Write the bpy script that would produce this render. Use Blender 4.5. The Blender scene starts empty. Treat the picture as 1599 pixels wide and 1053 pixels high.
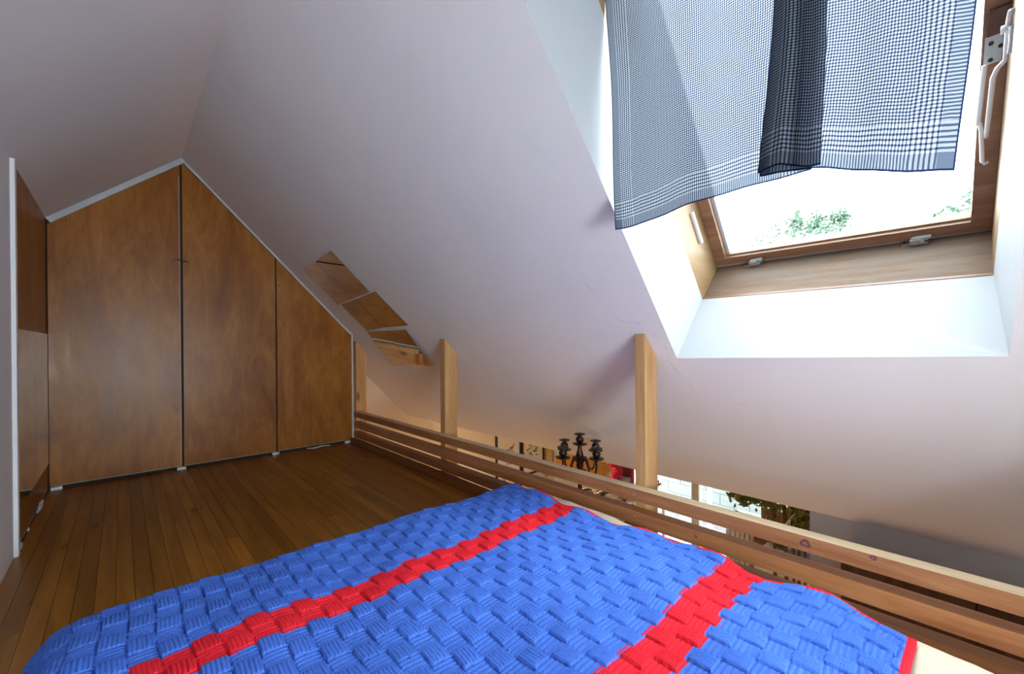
import bpy, bmesh, math, random
import numpy as np
from mathutils import Vector, Matrix, noise as mnoise

random.seed(7)
np.random.seed(7)
S = bpy.context.scene
COL = S.collection
PI = math.pi
H = 0.776                       # eye height above the loft floor

# ------------------------------------------------------------------ camera
yaw, pitch, roll = 0.74181, -0.00295, -0.00683
F = Vector((math.sin(yaw) * math.cos(pitch), math.cos(yaw) * math.cos(pitch), math.sin(pitch)))
R0 = Vector((math.cos(yaw), -math.sin(yaw), 0)); U0 = R0.cross(F)
Rv = math.cos(roll) * R0 + math.sin(roll) * U0
Uv = -math.sin(roll) * R0 + math.cos(roll) * U0
cd = bpy.data.cameras.new('camera'); cam = bpy.data.objects.new('camera', cd); COL.objects.link(cam)
cd.sensor_fit = 'HORIZONTAL'; cd.sensor_width = 36.0
cd.lens = 664.739 / 1599 * 36.0
cd.shift_y = (540.327 - 526.5) / 1599
cd.clip_start = 0.02; cd.clip_end = 500
cam.matrix_world = Matrix(((Rv.x, Uv.x, -F.x, 0), (Rv.y, Uv.y, -F.y, 0), (Rv.z, Uv.z, -F.z, H), (0, 0, 0, 1)))
S.camera = cam

# ------------------------------------------------------------------ sky, exposure
w = bpy.data.worlds.new('overcast_sky'); S.world = w; w.use_nodes = True
wn = w.node_tree; wn.nodes.clear()
wo = wn.nodes.new('ShaderNodeOutputWorld'); wb = wn.nodes.new('ShaderNodeBackground')
tc = wn.nodes.new('ShaderNodeTexCoord'); sx = wn.nodes.new('ShaderNodeSeparateXYZ'); rmp = wn.nodes.new('ShaderNodeValToRGB')
wn.links.new(tc.outputs['Generated'], sx.inputs[0]); wn.links.new(sx.outputs['Z'], rmp.inputs[0])
rmp.color_ramp.elements[0].position = 0.0; rmp.color_ramp.elements[0].color = (0.93, 0.95, 0.97, 1)
rmp.color_ramp.elements[1].position = 1.0; rmp.color_ramp.elements[1].color = (0.88, 0.94, 1.0, 1)
wn.links.new(rmp.outputs[0], wb.inputs['Color']); wb.inputs['Strength'].default_value = 14.5
wn.links.new(wb.outputs[0], wo.inputs[0])
S.view_settings.view_transform = 'Standard'; S.view_settings.look = 'None'
S.view_settings.gamma = 1.0; S.view_settings.use_curve_mapping = False
S.view_settings.exposure = 0.36
try:
    S.cycles.use_denoising = True
    S.cycles.max_bounces = 14; S.cycles.diffuse_bounces = 8; S.cycles.glossy_bounces = 5
    S.cycles.transmission_bounces = 8; S.cycles.transparent_max_bounces = 16
    S.cycles.caustics_reflective = False; S.cycles.caustics_refractive = False
    S.cycles.sample_clamp_indirect = 6.0
except Exception:
    pass

def area(name, loc, look, sx_, sy_, power, color=(1, 1, 1), portal=False):
    l = bpy.data.lights.new(name, 'AREA'); l.shape = 'RECTANGLE'; l.size = sx_; l.size_y = sy_
    l.energy = power; l.color = color
    if portal: l.cycles.is_portal = True
    o = bpy.data.objects.new(name, l); COL.objects.link(o); o.location = loc
    o.rotation_euler = Vector(look).to_track_quat('-Z', 'Y').to_euler()
    return o
def point(name, loc, power, color, r=0.06):
    l = bpy.data.lights.new(name, 'POINT'); l.energy = power; l.color = color; l.shadow_soft_size = r
    o = bpy.data.objects.new(name, l); COL.objects.link(o); o.location = loc
    return o

# roof plane helpers ------------------------------------------------
SL = 1.0213; LN = math.sqrt(1 + SL * SL)
RX, RZ = 0.286, 1.976                                 # ridge
def roof(s, y, d=0.0):                                # s down the slope from the ridge, d outwards through the roof
    return Vector((RX + s / LN + d * SL / LN, y, RZ - s * SL / LN + d / LN))
S_EAVE = 2.690
WY0, WY1 = -0.05, 0.750                               # skylight opening
WS0, WS1 = 0.36, 1.756
DW, DS = 0.35, 0.57                                   # plaster reveal depth, sash depth
def roofw(s, y, d=0.0):                               # the skylight sits slightly skewed in the roof
    return roof(s + .035 * max(0, 1 - d / .35) * (y - WY1), y + .042 * (s - WS1), d)
area('skylight_portal', roof((WS0 + WS1) / 2, (WY0 + WY1) / 2, 0.64), (-SL / LN, 0, -1 / LN), 0.80, 1.40, 1, portal=True)
bpy.data.objects['skylight_portal'].rotation_euler = Matrix((roof(0, 1) - roof(0, 0), roof(0, 0) - roof(1, 0), roof(0, 0, 1) - roof(0, 0, 0))).transposed().to_euler()
# added fill light behind the camera; portal for the glazed bay of the room below
area('rear_fill_light', (0.18, -1.60, 0.50), (0, 1, 0), 0.85, 0.56, 50, (0.84, 0.93, 1.0))
area('bay_portal', (4.70, 2.1, -1.35), (-1, 0, 0), 1.9, 1.56, 1, portal=True)
point('lower_room_fill', (2.45, 3.05, -1.05), 22, (1.0, 0.60, 0.28), 0.20)  # added warm fill without a fixture, brightens the lower slope
point('lower_warm_fill', (1.80, 0.75, -1.25), 18, (1.0, 0.58, 0.27), 0.30)  # second added warm fill, unseen and hung from nothing

# ------------------------------------------------------------------ mesh helpers
def link(name, me, m=None, parent=None, smooth=False):
    o = bpy.data.objects.new(name, me); COL.objects.link(o)
    if m is not None:
        for mm in (m if isinstance(m, (list, tuple)) else [m]): me.materials.append(mm)
    if parent is not None: o.parent = parent
    if smooth: me.polygons.foreach_set('use_smooth', [True] * len(me.polygons))
    return o
def obj(name, bm, m=None, parent=None, smooth=False, bevel=0.0, seg=1):
    if bevel > 0:
        ed = [e for e in bm.edges if len(e.link_faces) == 2 and e.calc_face_angle(0) > 0.5]
        bmesh.ops.bevel(bm, geom=ed, offset=bevel, segments=seg, affect='EDGES', clamp_overlap=True)
    bmesh.ops.recalc_face_normals(bm, faces=bm.faces)
    me = bpy.data.meshes.new(name); bm.to_mesh(me); bm.free()
    return link(name, me, m, parent, smooth)
def B(): return bmesh.new()
def hexa(bm, p):                                       # 8 corner points, bottom ring then top ring
    v = [bm.verts.new(q) for q in p]
    for f in ((3, 2, 1, 0), (4, 5, 6, 7), (0, 1, 5, 4), (1, 2, 6, 5), (2, 3, 7, 6), (3, 0, 4, 7)):
        bm.faces.new([v[i] for i in f])
    return bm
def box(bm, x0, x1, y0, y1, z0, z1):
    return hexa(bm, [(x0, y0, z0), (x1, y0, z0), (x1, y1, z0), (x0, y1, z0), (x0, y0, z1), (x1, y0, z1), (x1, y1, z1), (x0, y1, z1)])
def rbox(bm, s0, s1, y0, y1, d0, d1):                  # box in roof coordinates
    return hexa(bm, [roof(s0, y0, d0), roof(s1, y0, d0), roof(s1, y1, d0), roof(s0, y1, d0), roof(s0, y0, d1), roof(s1, y0, d1), roof(s1, y1, d1), roof(s0, y1, d1)])
def prism(bm, pts, ext):                               # planar polygon swept by a vector
    a = [bm.verts.new(Vector(p)) for p in pts]; b = [bm.verts.new(Vector(p) + Vector(ext)) for p in pts]
    bm.faces.new(a[::-1]); bm.faces.new(b)
    for i in range(len(pts)):
        j = (i + 1) % len(pts); bm.faces.new((a[i], a[j], b[j], b[i]))
    return bm
def lathe(bm, prof, n=20, c=(0, 0, 0)):
    rings = []
    for r, z in prof:
        rings.append([bm.verts.new((c[0] + r * math.cos(2 * PI * k / n), c[1] + r * math.sin(2 * PI * k / n), c[2] + z)) for k in range(n)])
    for a, b in zip(rings, rings[1:]):
        for k in range(n):
            bm.faces.new((a[k], a[(k + 1) % n], b[(k + 1) % n], b[k]))
    bm.faces.new(rings[0][::-1]); bm.faces.new(rings[-1])
    return bm
def tube(bm, pts, r, n=8):
    pts = [Vector(p) for p in pts]; rr = r if isinstance(r, (list, tuple)) else [r] * len(pts)
    rings = []; up = Vector((0, 0, 1))
    for i, p in enumerate(pts):
        t = (pts[min(i + 1, len(pts) - 1)] - pts[max(i - 1, 0)]).normalized()
        a = t.cross(up)
        if a.length < 1e-3: a = t.cross(Vector((1, 0, 0)))
        a.normalize(); b = t.cross(a)
        rings.append([bm.verts.new(p + rr[i] * (a * math.cos(2 * PI * k / n) + b * math.sin(2 * PI * k / n))) for k in range(n)])
    for a, b in zip(rings, rings[1:]):
        for k in range(n):
            bm.faces.new((a[k], a[(k + 1) % n], b[(k + 1) % n], b[k]))
    bm.faces.new(rings[0][::-1]); bm.faces.new(rings[-1])
    return bm
def empty(name, loc=(0, 0, 0)):
    o = bpy.data.objects.new(name, None); COL.objects.link(o); o.location = loc; o.empty_display_size = 0.1
    return o
def tag(o, label, cat, group=None):
    o['label'] = label; o['category'] = cat
    if group: o['group'] = group
    return o
def thing(name, label, cat, loc=(0, 0, 0), group=None): return tag(empty(name, loc), label, cat, group)
def struct(o): o['kind'] = 'structure'; return o
def bez(p0, p1, p2, p3, n=14):
    o = []
    for i in range(n + 1):
        t = i / n; q = 1 - t
        o.append(Vector(p0) * q ** 3 + Vector(p1) * 3 * q * q * t + Vector(p2) * 3 * q * t * t + Vector(p3) * t ** 3)
    return o

# ------------------------------------------------------------------ materials
class NT:
    def __init__(s, name):
        s.m = bpy.data.materials.new(name); s.m.use_nodes = True
        s.t = s.m.node_tree; s.t.nodes.clear(); s.out = s.n('OutputMaterial')
    def n(s, typ, **k):
        d = s.t.nodes.new('ShaderNode' + typ)
        for a, b in k.items(): setattr(d, a, b)
        return d
    def l(s, a, b): s.t.links.new(a, b)
    def ramp(s, src, stops):
        r = s.n('ValToRGB'); e = r.color_ramp.elements
        while len(e) < len(stops): e.new(0.5)
        for q, (p, c) in zip(e, stops): q.position = p; q.color = (*c, 1)
        s.l(src, r.inputs[0]); return r.outputs[0]
    def math(s, op, a, b=None, c=None):
        d = s.n('Math', operation=op)
        for i, x in enumerate((a, b, c)):
            if x is None: continue
            if isinstance(x, (int, float)): d.inputs[i].default_value = x
            else: s.l(x, d.inputs[i])
        return d.outputs[0]
    def mix(s, f, a, b, mode='MIX'):
        d = s.n('Mix', data_type='RGBA', blend_type=mode)
        if isinstance(f, (int, float)): d.inputs[0].default_value = f
        else: s.l(f, d.inputs[0])
        for i, x in ((6, a), (7, b)):
            if isinstance(x, tuple): d.inputs[i].default_value = (*x, 1)
            else: s.l(x, d.inputs[i])
        return d.outputs[2]
    def coord(s, scale=(1, 1, 1), rot=(0, 0, 0), kind='Object', rnd=False):
        t = s.n('TexCoord'); mp = s.n('Mapping'); mp.inputs['Scale'].default_value = scale; mp.inputs['Rotation'].default_value = rot
        src = t.outputs[kind]
        if rnd:
            oi = s.n('ObjectInfo'); cmb = s.n('VectorMath', operation='SCALE'); cmb.inputs[0].default_value = (37.1, 91.7, 53.3)
            s.l(oi.outputs['Random'], cmb.inputs['Scale']); ad = s.n('VectorMath', operation='ADD')
            s.l(src, ad.inputs[0]); s.l(cmb.outputs[0], ad.inputs[1]); src = ad.outputs[0]
        s.l(src, mp.inputs[0]); return mp.outputs[0]
    def noise(s, co, scale, detail=4, rough=0.55, dist=0.0):
        d = s.n('TexNoise'); d.inputs['Scale'].default_value = scale; d.inputs['Detail'].default_value = detail
        d.inputs['Roughness'].default_value = rough; d.inputs['Distortion'].default_value = dist
        s.l(co, d.inputs['Vector']); return d.outputs['Fac']
    def bump(s, h, strength, dist=0.002):
        b = s.n('Bump'); b.inputs['Strength'].default_value = strength; b.inputs['Distance'].default_value = dist
        s.l(h, b.inputs['Height']); return b.outputs[0]
    def bsdf(s, color, rough=0.5, metal=0.0, spec=0.5, normal=None, coat=0.0):
        p = s.n('BsdfPrincipled')
        if isinstance(color, tuple): p.inputs['Base Color'].default_value = (*color, 1)
        else: s.l(color, p.inputs['Base Color'])
        if isinstance(rough, (int, float)): p.inputs['Roughness'].default_value = rough
        else: s.l(rough, p.inputs['Roughness'])
        p.inputs['Metallic'].default_value = metal; p.inputs['Specular IOR Level'].default_value = spec
        p.inputs['Coat Weight'].default_value = coat; p.inputs['Coat Roughness'].default_value = 0.12
        if normal is not None: s.l(normal, p.inputs['Normal'])
        s.l(p.outputs[0], s.out.inputs[0]); return p

def plain(name, c, rough=0.6, metal=0.0, var=0.08, scale=12, spec=0.4, bump=0.0):
    t = NT(name); co = t.coord(); f = t.noise(co, scale, 4)
    lo = tuple(max(0, x * (1 - var)) for x in c); hi = tuple(min(1, x * (1 + var)) for x in c)
    col = t.ramp(f, [(0.3, lo), (0.7, hi)])
    nr = t.bump(t.noise(co, scale * 6, 3), bump) if bump else None
    t.bsdf(col, rough, metal, spec, nr); return t.m

def plaster(name, c, stain=0.0):
    t = NT(name); co = t.coord()
    f = t.noise(co, 1.3, 5, 0.6)
    col = t.ramp(f, [(0.3, tuple(x * 0.93 for x in c)), (0.7, c)])
    if stain:
        g = t.noise(co, 5.0, 6, 0.65, 0.6)
        sp = t.ramp(g, [(0.63, (0, 0, 0)), (0.74, (1, 1, 1))])
        sp2 = t.math('MULTIPLY', sp, stain)
        col = t.mix(sp2, col, tuple(x * 0.72 for x in c))
    h = t.math('ADD', t.math('MULTIPLY', t.noise(co, 9, 4), 1.2), t.math('MULTIPLY', t.noise(co, 90, 3), 0.25))
    t.bsdf(col, 0.62, 0, 0.3, t.bump(h, 0.25, 0.004)); return t.m

def wood(name, dark, mid, light, axis='Y', grain=1.0, rough=0.42, knots=True, coat=0.0, rnd=True, var=0.25, bump=0.12, fine=1.0):
    """long-grain timber: rings stretched along the axis, knots, per-piece tone"""
    t = NT(name)
    k = {'X': (0.07, 1, 1), 'Y': (1, 0.07, 1), 'Z': (1, 1, 0.07)}[axis]
    kk = {'X': (0.35, 1, 1), 'Y': (1, 0.35, 1), 'Z': (1, 1, 0.35)}[axis]
    co = t.coord(k, rnd=rnd); ck = t.coord(kk, rnd=rnd)
    f1 = t.noise(co, 22 * grain, 5, 0.6, 0.8); f2 = t.noise(co, 140 * fine, 3, 0.6)
    f = t.math('ADD', t.math('MULTIPLY', f1, 0.75), t.math('MULTIPLY', f2, 0.25))
    col = t.ramp(f, [(0.30, dark), (0.50, mid), (0.70, light)])
    if knots:
        v = t.n('TexVoronoi'); v.inputs['Scale'].default_value = 7.0; t.l(ck, v.inputs['Vector'])
        kn = t.ramp(v.outputs['Distance'], [(0.06, (1, 1, 1)), (0.15, (0, 0, 0))])
        col = t.mix(t.math('MULTIPLY', kn, 0.8), col, tuple(x * 0.28 for x in dark))
    if rnd:
        oi = t.n('ObjectInfo')
        g = t.math('ADD', t.math('MULTIPLY', oi.outputs['Random'], var), 1 - var / 2)
        hsv = t.n('HueSaturation'); t.l(g, hsv.inputs['Value']); t.l(col, hsv.inputs['Color']); col = hsv.outputs[0]
    r = t.math('ADD', t.math('MULTIPLY', f2, 0.2), rough - 0.1)
    t.bsdf(col, r, 0, 0.45, t.bump(f, bump, 0.0015), coat); return t.m

def plywood(name):
    t = NT(name); co = t.coord((1.0, 1.0, 0.30), rnd=True); cl = t.coord((1, 1, 0.12), rnd=True)
    cl2 = t.noise(co, 3.0, 5, 0.6, 1.5); fl = t.noise(co, 9.0, 6, 0.7, 2.2); gr = t.noise(cl, 60, 4, 0.6)
    f = t.math('ADD', t.math('ADD', t.math('MULTIPLY', cl2, 0.5), t.math('MULTIPLY', fl, 0.38)), t.math('MULTIPLY', gr, 0.12))
    col = t.ramp(f, [(0.32, (0.16, 0.046, 0.005)), (0.47, (0.255, 0.083, 0.009)), (0.56, (0.33, 0.122, 0.015)), (0.70, (0.42, 0.180, 0.030))])
    v = t.n('TexVoronoi'); v.inputs['Scale'].default_value = 2.7; t.l(t.coord((1, 1, 0.7), rnd=True), v.inputs['Vector'])
    kn = t.ramp(v.outputs['Distance'], [(0.01, (1, 1, 1)), (0.035, (0, 0, 0))])
    col = t.mix(t.math('MULTIPLY', kn, 0.55), col, (0.08, 0.03, 0.01))
    r = t.math('ADD', t.math('MULTIPLY', fl, 0.18), 0.27)
    t.bsdf(col, r, 0, 0.32, t.bump(t.math('ADD', t.math('MULTIPLY', cl2, 1.0), t.math('MULTIPLY', gr, 0.25)), 0.14, 0.004), 0.0); return t.m

def mirror_mat():
    t = NT('mirror_silver'); co = t.coord(); h = t.noise(co, 2.0, 1)
    t.bsdf((0.72, 0.69, 0.66), 0.02, 1.0, 0.5, t.bump(h, 0.02, 0.002)); return t.m

def glass_mat():
    t = NT('window_glass'); tr = t.n('BsdfTransparent'); tr.inputs[0].default_value = (0.94, 0.97, 0.97, 1)
    gl = t.n('BsdfGlossy'); gl.inputs['Roughness'].default_value = 0.02
    fr = t.n('Fresnel'); fr.inputs['IOR'].default_value = 1.4
    ms = t.n('MixShader'); t.l(t.math('MULTIPLY', fr.outputs[0], 0.7), ms.inputs[0]); t.l(tr.outputs[0], ms.inputs[1]); t.l(gl.outputs[0], ms.inputs[2])
    t.l(ms.outputs[0], t.out.inputs[0]); return t.m

def cloth_mat(name='checked_gauze', wd=1.0):
    """woven check; UVs are metres from the left selvage and up from the bottom hem"""
    t = NT(name); uv = t.n('UVMap'); sp = t.n('SeparateXYZ'); t.l(uv.outputs[0], sp.inputs[0])
    u, v = sp.outputs[0], sp.outputs[1]
    nz = t.noise(uv.outputs[0], 25, 3)
    uw = t.math('ADD', u, t.math('MULTIPLY', nz, 0.004)); vw = t.math('ADD', v, t.math('MULTIPLY', nz, 0.004))
    def stripe(x, per, duty):
        return t.math('LESS_THAN', t.math('FRACT', t.math('DIVIDE', x, per)), duty)
    def between(x, a, b):
        return t.math('MULTIPLY', t.math('GREATER_THAN', x, a), t.math('LESS_THAN', x, b))
    # distance to the nearest selvage / hem
    du = t.math('MINIMUM', u, t.math('SUBTRACT', wd, u))
    fu, fv = stripe(uw, 0.0056, 0.5), stripe(vw, 0.0056, 0.5)
    bu, bv = stripe(uw, 0.0085, 0.42), stripe(vw, 0.0085, 0.42)
    ub = between(du, 0.028, 0.075); vb = between(v, 0.028, 0.075)
    ue = t.math('LESS_THAN', du, 0.028); ve = t.math('LESS_THAN', v, 0.028)
    def lerp(f, a, b):
        d = t.n('Mix', data_type='FLOAT'); t.l(f, d.inputs[0])
        for i, x in ((2, a), (3, b)):
            if isinstance(x, (int, float)): d.inputs[i].default_value = x
            else: t.l(x, d.inputs[i])
        return d.outputs[0]
    su = lerp(ue, lerp(ub, fu, bu), 0.62); sv = lerp(ve, lerp(vb, fv, bv), 0.62)
    den = t.math('MULTIPLY', t.math('ADD', su, sv), 0.5)
    hem = t.math('MAXIMUM', t.math('LESS_THAN', v, 0.0035), t.math('LESS_THAN', du, 0.003))
    den = t.math('MAXIMUM', den, hem)
    col = t.ramp(den, [(0.0, (0.36, 0.39, 0.43)), (0.5, (0.088, 0.108, 0.145)), (1.0, (0.008, 0.014, 0.042))])
    df = t.n('BsdfDiffuse'); tl = t.n('BsdfTranslucent'); tp = t.n('BsdfTransparent')
    t.l(col, df.inputs[0]); t.l(col, tl.inputs[0]); t.l(col, tp.inputs[0])
    m1 = t.n('MixShader'); m1.inputs[0].default_value = 0.55; t.l(df.outputs[0], m1.inputs[1]); t.l(tl.outputs[0], m1.inputs[2])
    m2 = t.n('MixShader'); m2.inputs[0].default_value = 0.11; t.l(m1.outputs[0], m2.inputs[1]); t.l(tp.outputs[0], m2.inputs[2])
    t.l(m2.outputs[0], t.out.inputs[0]); return t.m

def wool_mat():
    t = NT('crochet_wool'); a = t.n('Attribute'); a.attribute_name = 'yarn'
    co = t.coord(); f = t.noise(co, 420, 3, 0.7); g = t.noise(co, 18, 3)
    k = t.math('ADD', t.math('MULTIPLY', f, 0.5), t.math('ADD', t.math('MULTIPLY', g, 0.25), 0.62))
    hsv = t.n('HueSaturation'); t.l(k, hsv.inputs['Value']); t.l(a.outputs['Color'], hsv.inputs['Color'])
    p = t.bsdf(hsv.outputs[0], 0.9, 0, 0.05, t.bump(f, 0.5, 0.002))
    return t.m

M = {}
M['plaster'] = plaster('mauve_white_plaster', (0.72, 0.685, 0.70), 0.14)
M['white_wall'] = plaster('white_wall_paint', (0.80, 0.81, 0.83))
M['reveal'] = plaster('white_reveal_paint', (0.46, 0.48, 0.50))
M['cream_wall'] = plaster('cream_wall_paint', (0.74, 0.68, 0.56))
M['tan_wall'] = plaster('tan_wall_paint', (0.62, 0.52, 0.40))
M['grey_wall'] = plaster('grey_wall_paint', (0.42, 0.41, 0.41))
M['ply'] = plywood('varnished_plywood')
M['floor'] = wood('varnished_pine_boards', (0.15, 0.053, 0.007), (0.27, 0.108, 0.014), (0.38, 0.170, 0.026), 'Y', 1.0, 0.36, True, 0.0, True, 0.45)
M['rail'] = wood('stained_pine_rail', (0.22, 0.076, 0.028), (0.335, 0.136, 0.053), (0.44, 0.21, 0.092), 'Y', 1.3, 0.42, False, 0.0, True, 0.3)
M['toe'] = wood('dark_pine_toe_board', (0.13, 0.048, 0.016), (0.20, 0.078, 0.026), (0.29, 0.12, 0.045), 'Y', 1.3, 0.42, False, 0.0, True, 0.2)
M['post'] = wood('pine_post', (0.36, 0.175, 0.065), (0.49, 0.27, 0.11), (0.60, 0.37, 0.17), 'Z', 1.3, 0.45, True, 0.0, True, 0.1)
M['jamb'] = wood('pine_window_jamb', (0.22, 0.125, 0.05), (0.28, 0.175, 0.082), (0.33, 0.22, 0.115), 'X', 0.8, 0.5, False, 0.0, False)
M['sash'] = wood('stained_sash', (0.17, 0.075, 0.04), (0.26, 0.125, 0.065), (0.34, 0.18, 0.10), 'Y', 1.2, 0.45, False, 0.0, False)
def sill_mat():
    t = NT('weathered_sill'); co = t.coord((1, 0.12, 1)); f = t.noise(co, 30, 5, 0.65, 0.6); g = t.noise(t.coord((1, 0.4, 1)), 9, 5, 0.7, 1.0)
    col = t.ramp(f, [(0.3, (0.13, 0.078, 0.046)), (0.5, (0.185, 0.118, 0.074)), (0.7, (0.24, 0.165, 0.11))])
    gy = t.ramp(g, [(0.45, (0, 0, 0)), (0.65, (1, 1, 1))])
    col = t.mix(t.math('MULTIPLY', gy, 0.6), col, (0.17, 0.145, 0.125))
    t.bsdf(col, 0.7, 0, 0.3, t.bump(f, 0.35, 0.002)); return t.m
M['sill'] = sill_mat()
M['mirror'] = mirror_mat(); M['glass'] = glass_mat(); M['gauze'] = cloth_mat('checked_gauze_wide', 0.60); M['gauze2'] = cloth_mat('checked_gauze_flap', 0.37); M['wool'] = wool_mat()
M['dark'] = plain('dark_closet_interior', (0.03, 0.022, 0.016), 0.8)
M['edge'] = plain('pale_panel_edge', (0.42, 0.36, 0.30), 0.6)
M['batten'] = plain('grey_white_batten', (0.50, 0.53, 0.55), 0.45)
M['white'] = plain('white_plastic', (0.80, 0.80, 0.78), 0.45)
M['sheet'] = plain('cream_cotton_sheet', (0.66, 0.57, 0.43), 0.85, 0, 0.06, 14, 0.2, 0.3)
M['steel'] = plain('zinc_steel', (0.62, 0.63, 0.65), 0.32, 0.9, 0.12, 30)
M['whitemetal'] = plain('white_painted_metal', (0.78, 0.78, 0.78), 0.35)
M['black'] = plain('black_rubber', (0.02, 0.02, 0.02), 0.6)
M['bronze'] = plain('dark_bronze', (0.085, 0.06, 0.05), 0.33, 0.85, 0.35, 60)
M['knot'] = plain('dark_knot', (0.065, 0.022, 0.03), 0.5, 0, 0.5, 160)
M['walnut'] = wood('dark_stained_wood', (0.045, 0.018, 0.008), (0.085, 0.035, 0.016), (0.13, 0.06, 0.03), 'Z', 1.0, 0.5, False, 0, True, .2)
M['oak'] = wood('honey_wood', (0.34, 0.20, 0.08), (0.45, 0.29, 0.13), (0.55, 0.38, 0.19), 'X', 1.0, 0.5, False, 0, True, .15)
M['slat'] = wood('bamboo_slat', (0.22, 0.11, 0.04), (0.34, 0.18, 0.07), (0.45, 0.26, 0.11), 'Z', 1.0, 0.5, False, 0, True, .3)
M['cream_paint'] = plain('cream_window_paint', (0.72, 0.68, 0.60), 0.5)
M['terracotta'] = plain('terracotta', (0.42, 0.17, 0.08), 0.7)
M['bark'] = plain('brown_bark', (0.13, 0.085, 0.05), 0.85, 0, .3, 40, .2, .4)
def leaf_mat(name, c):
    t = NT(name); f = t.noise(t.coord(), 20, 3); col = t.ramp(f, [(.3, tuple(x * .6 for x in c)), (.7, c)])
    d = t.n('BsdfDiffuse'); tl = t.n('BsdfTranslucent'); t.l(col, d.inputs[0]); t.l(col, tl.inputs[0])
    m = t.n('MixShader'); m.inputs[0].default_value = .5; t.l(d.outputs[0], m.inputs[1]); t.l(tl.outputs[0], m.inputs[2]); t.l(m.outputs[0], t.out.inputs[0]); return t.m
M['leaf'] = leaf_mat('waxy_leaf', (0.36, 0.44, 0.15))
M['leafdark'] = plain('tree_leaf', (0.115, 0.19, 0.135), 0.6, 0, .5, 3)
M['towel'] = plain('light_blue_towel', (0.30, 0.48, 0.72), 0.9, 0, .2, 40, .1, .5)
M['towel2'] = plain('teal_towel', (0.05, 0.16, 0.25), 0.9, 0, .2, 40, .1, .5)
M['blackwood'] = plain('black_lacquer', (0.018, 0.016, 0.015), 0.4)
M['paper'] = plain('cream_paper', (0.76, 0.70, 0.60), 0.8, 0, .03)
M['yellowpaper'] = plain('yellow_print', (0.66, 0.50, 0.20), 0.8)
M['umber'] = plain('umber_ink', (0.20, 0.12, 0.08), 0.9)
M['rust'] = plain('rust_ink', (0.42, 0.16, 0.10), 0.9)
M['leafprint'] = plain('green_ink', (0.16, 0.22, 0.09), 0.9)
M['amber'] = plain('amber_shade', (0.72, 0.33, 0.04), 0.5, 0, .15, 20)
M['redcloth'] = plain('red_pink_cloth', (0.62, 0.05, 0.09), 0.85, 0, .3, 30, .1, .5)
M['greycloth'] = plain('pale_grey_cloth', (0.50, 0.49, 0.49), 0.9)
M['palegrey'] = plain('pale_grey_paint', (0.16, 0.18, 0.172), 0.8)
M['darkred'] = plain('dark_red_card', (0.22, 0.03, 0.04), 0.6)
M['clay'] = plain('tan_clay', (0.42, 0.27, 0.13), 0.6, 0, .3, 14)
M['pinkbox'] = plain('pale_pink_card', (0.66, 0.42, 0.40), 0.7)
M['paving'] = plain('pale_paving', (0.17, 0.162, 0.16), 0.85, 0, .35, 6)
def stripes(name, c1, c2, scale, axis, dist):
    t = NT(name); co = t.coord(); wv = t.n('TexWave', bands_direction=axis); wv.inputs['Scale'].default_value = scale; wv.inputs['Distortion'].default_value = dist
    t.l(co, wv.inputs['Vector']); t.bsdf(t.ramp(wv.outputs['Fac'], [(.45, c1), (.55, c2)]), .5); return t.m
M['zebra'] = stripes('zebra_glaze', (.03, .03, .03), (.75, .72, .68), 9, 'DIAGONAL', 3.0)
M['pinkstripe'] = stripes('pink_stripe_print', (.75, .72, .70), (.65, .16, .22), 14, 'DIAGONAL', 0.5)
def bulb_mat():
    t = NT('lit_bulb'); e = t.n('Emission'); e.inputs[0].default_value = (1, .72, .42, 1); e.inputs[1].default_value = 12; t.l(e.outputs[0], t.out.inputs[0]); return t.m
M['bulb'] = bulb_mat()
M['crack'] = plain('crack_shadow_grey', (0.34, 0.30, 0.29), 0.9)
M['lowerfloor'] = plain('brown_lower_floor', (0.15, 0.068, 0.026), 0.5)

# ------------------------------------------------------------------ the setting
YB, YE, YG = -1.45, 3.40, 4.00           # wall behind the camera, closet doors, gable of the room below
LX = -0.30; ZL = -2.35                   # left wall, lower floor
LSL = (RZ - 1.482) / (RX - LX)
# right roof slope with the skylight hole
bm = B(); ss = [-0.02, WS0, WS1, S_EAVE]; ys = [YB - 0.1, WY0, WY1, YG + 0.2]
for d, flip in ((0.0, False), (0.62, True)):
    g = [[bm.verts.new((roofw if (i in (1, 2) and j in (1, 2)) else roof)(s, y, d)) for j, y in enumerate(ys)] for i, s in enumerate(ss)]
    for i in range(3):
        for j in range(3):
            if i == 1 and j == 1: continue
            q = (g[i][j], g[i][j + 1], g[i + 1][j + 1], g[i + 1][j])
            bm.faces.new(q[::-1] if flip else q)
    if d == 0: g0 = g
per = lambda g: [g[0][j] for j in range(4)] + [g[i][3] for i in (1, 2)] + [g[3][j] for j in (3, 2, 1, 0)] + [g[i][0] for i in (2, 1)]
a, b = per(g0), per(g)
for i in range(len(a)): bm.faces.new((a[i], a[(i + 1) % len(a)], b[(i + 1) % len(a)], b[i]))
ceil = struct(obj('ceiling', bm, M['plaster']))
# left slope
bm = B(); zl = lambda x: RZ + (x - RX) * LSL
hexa(bm, [(LX - 0.1, YB - 0.1, zl(LX - 0.1)), (RX, YB - 0.1, RZ), (RX, YG, RZ), (LX - 0.1, YG, zl(LX - 0.1)),
          (LX - 0.1, YB - 0.1, zl(LX - 0.1) + 0.25), (RX, YB - 0.1, RZ + 0.25), (RX, YG, RZ + 0.25), (LX - 0.1, YG, zl(LX - 0.1) + 0.25)])
struct(obj('ceiling.001', bm, M['plaster']))
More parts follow.
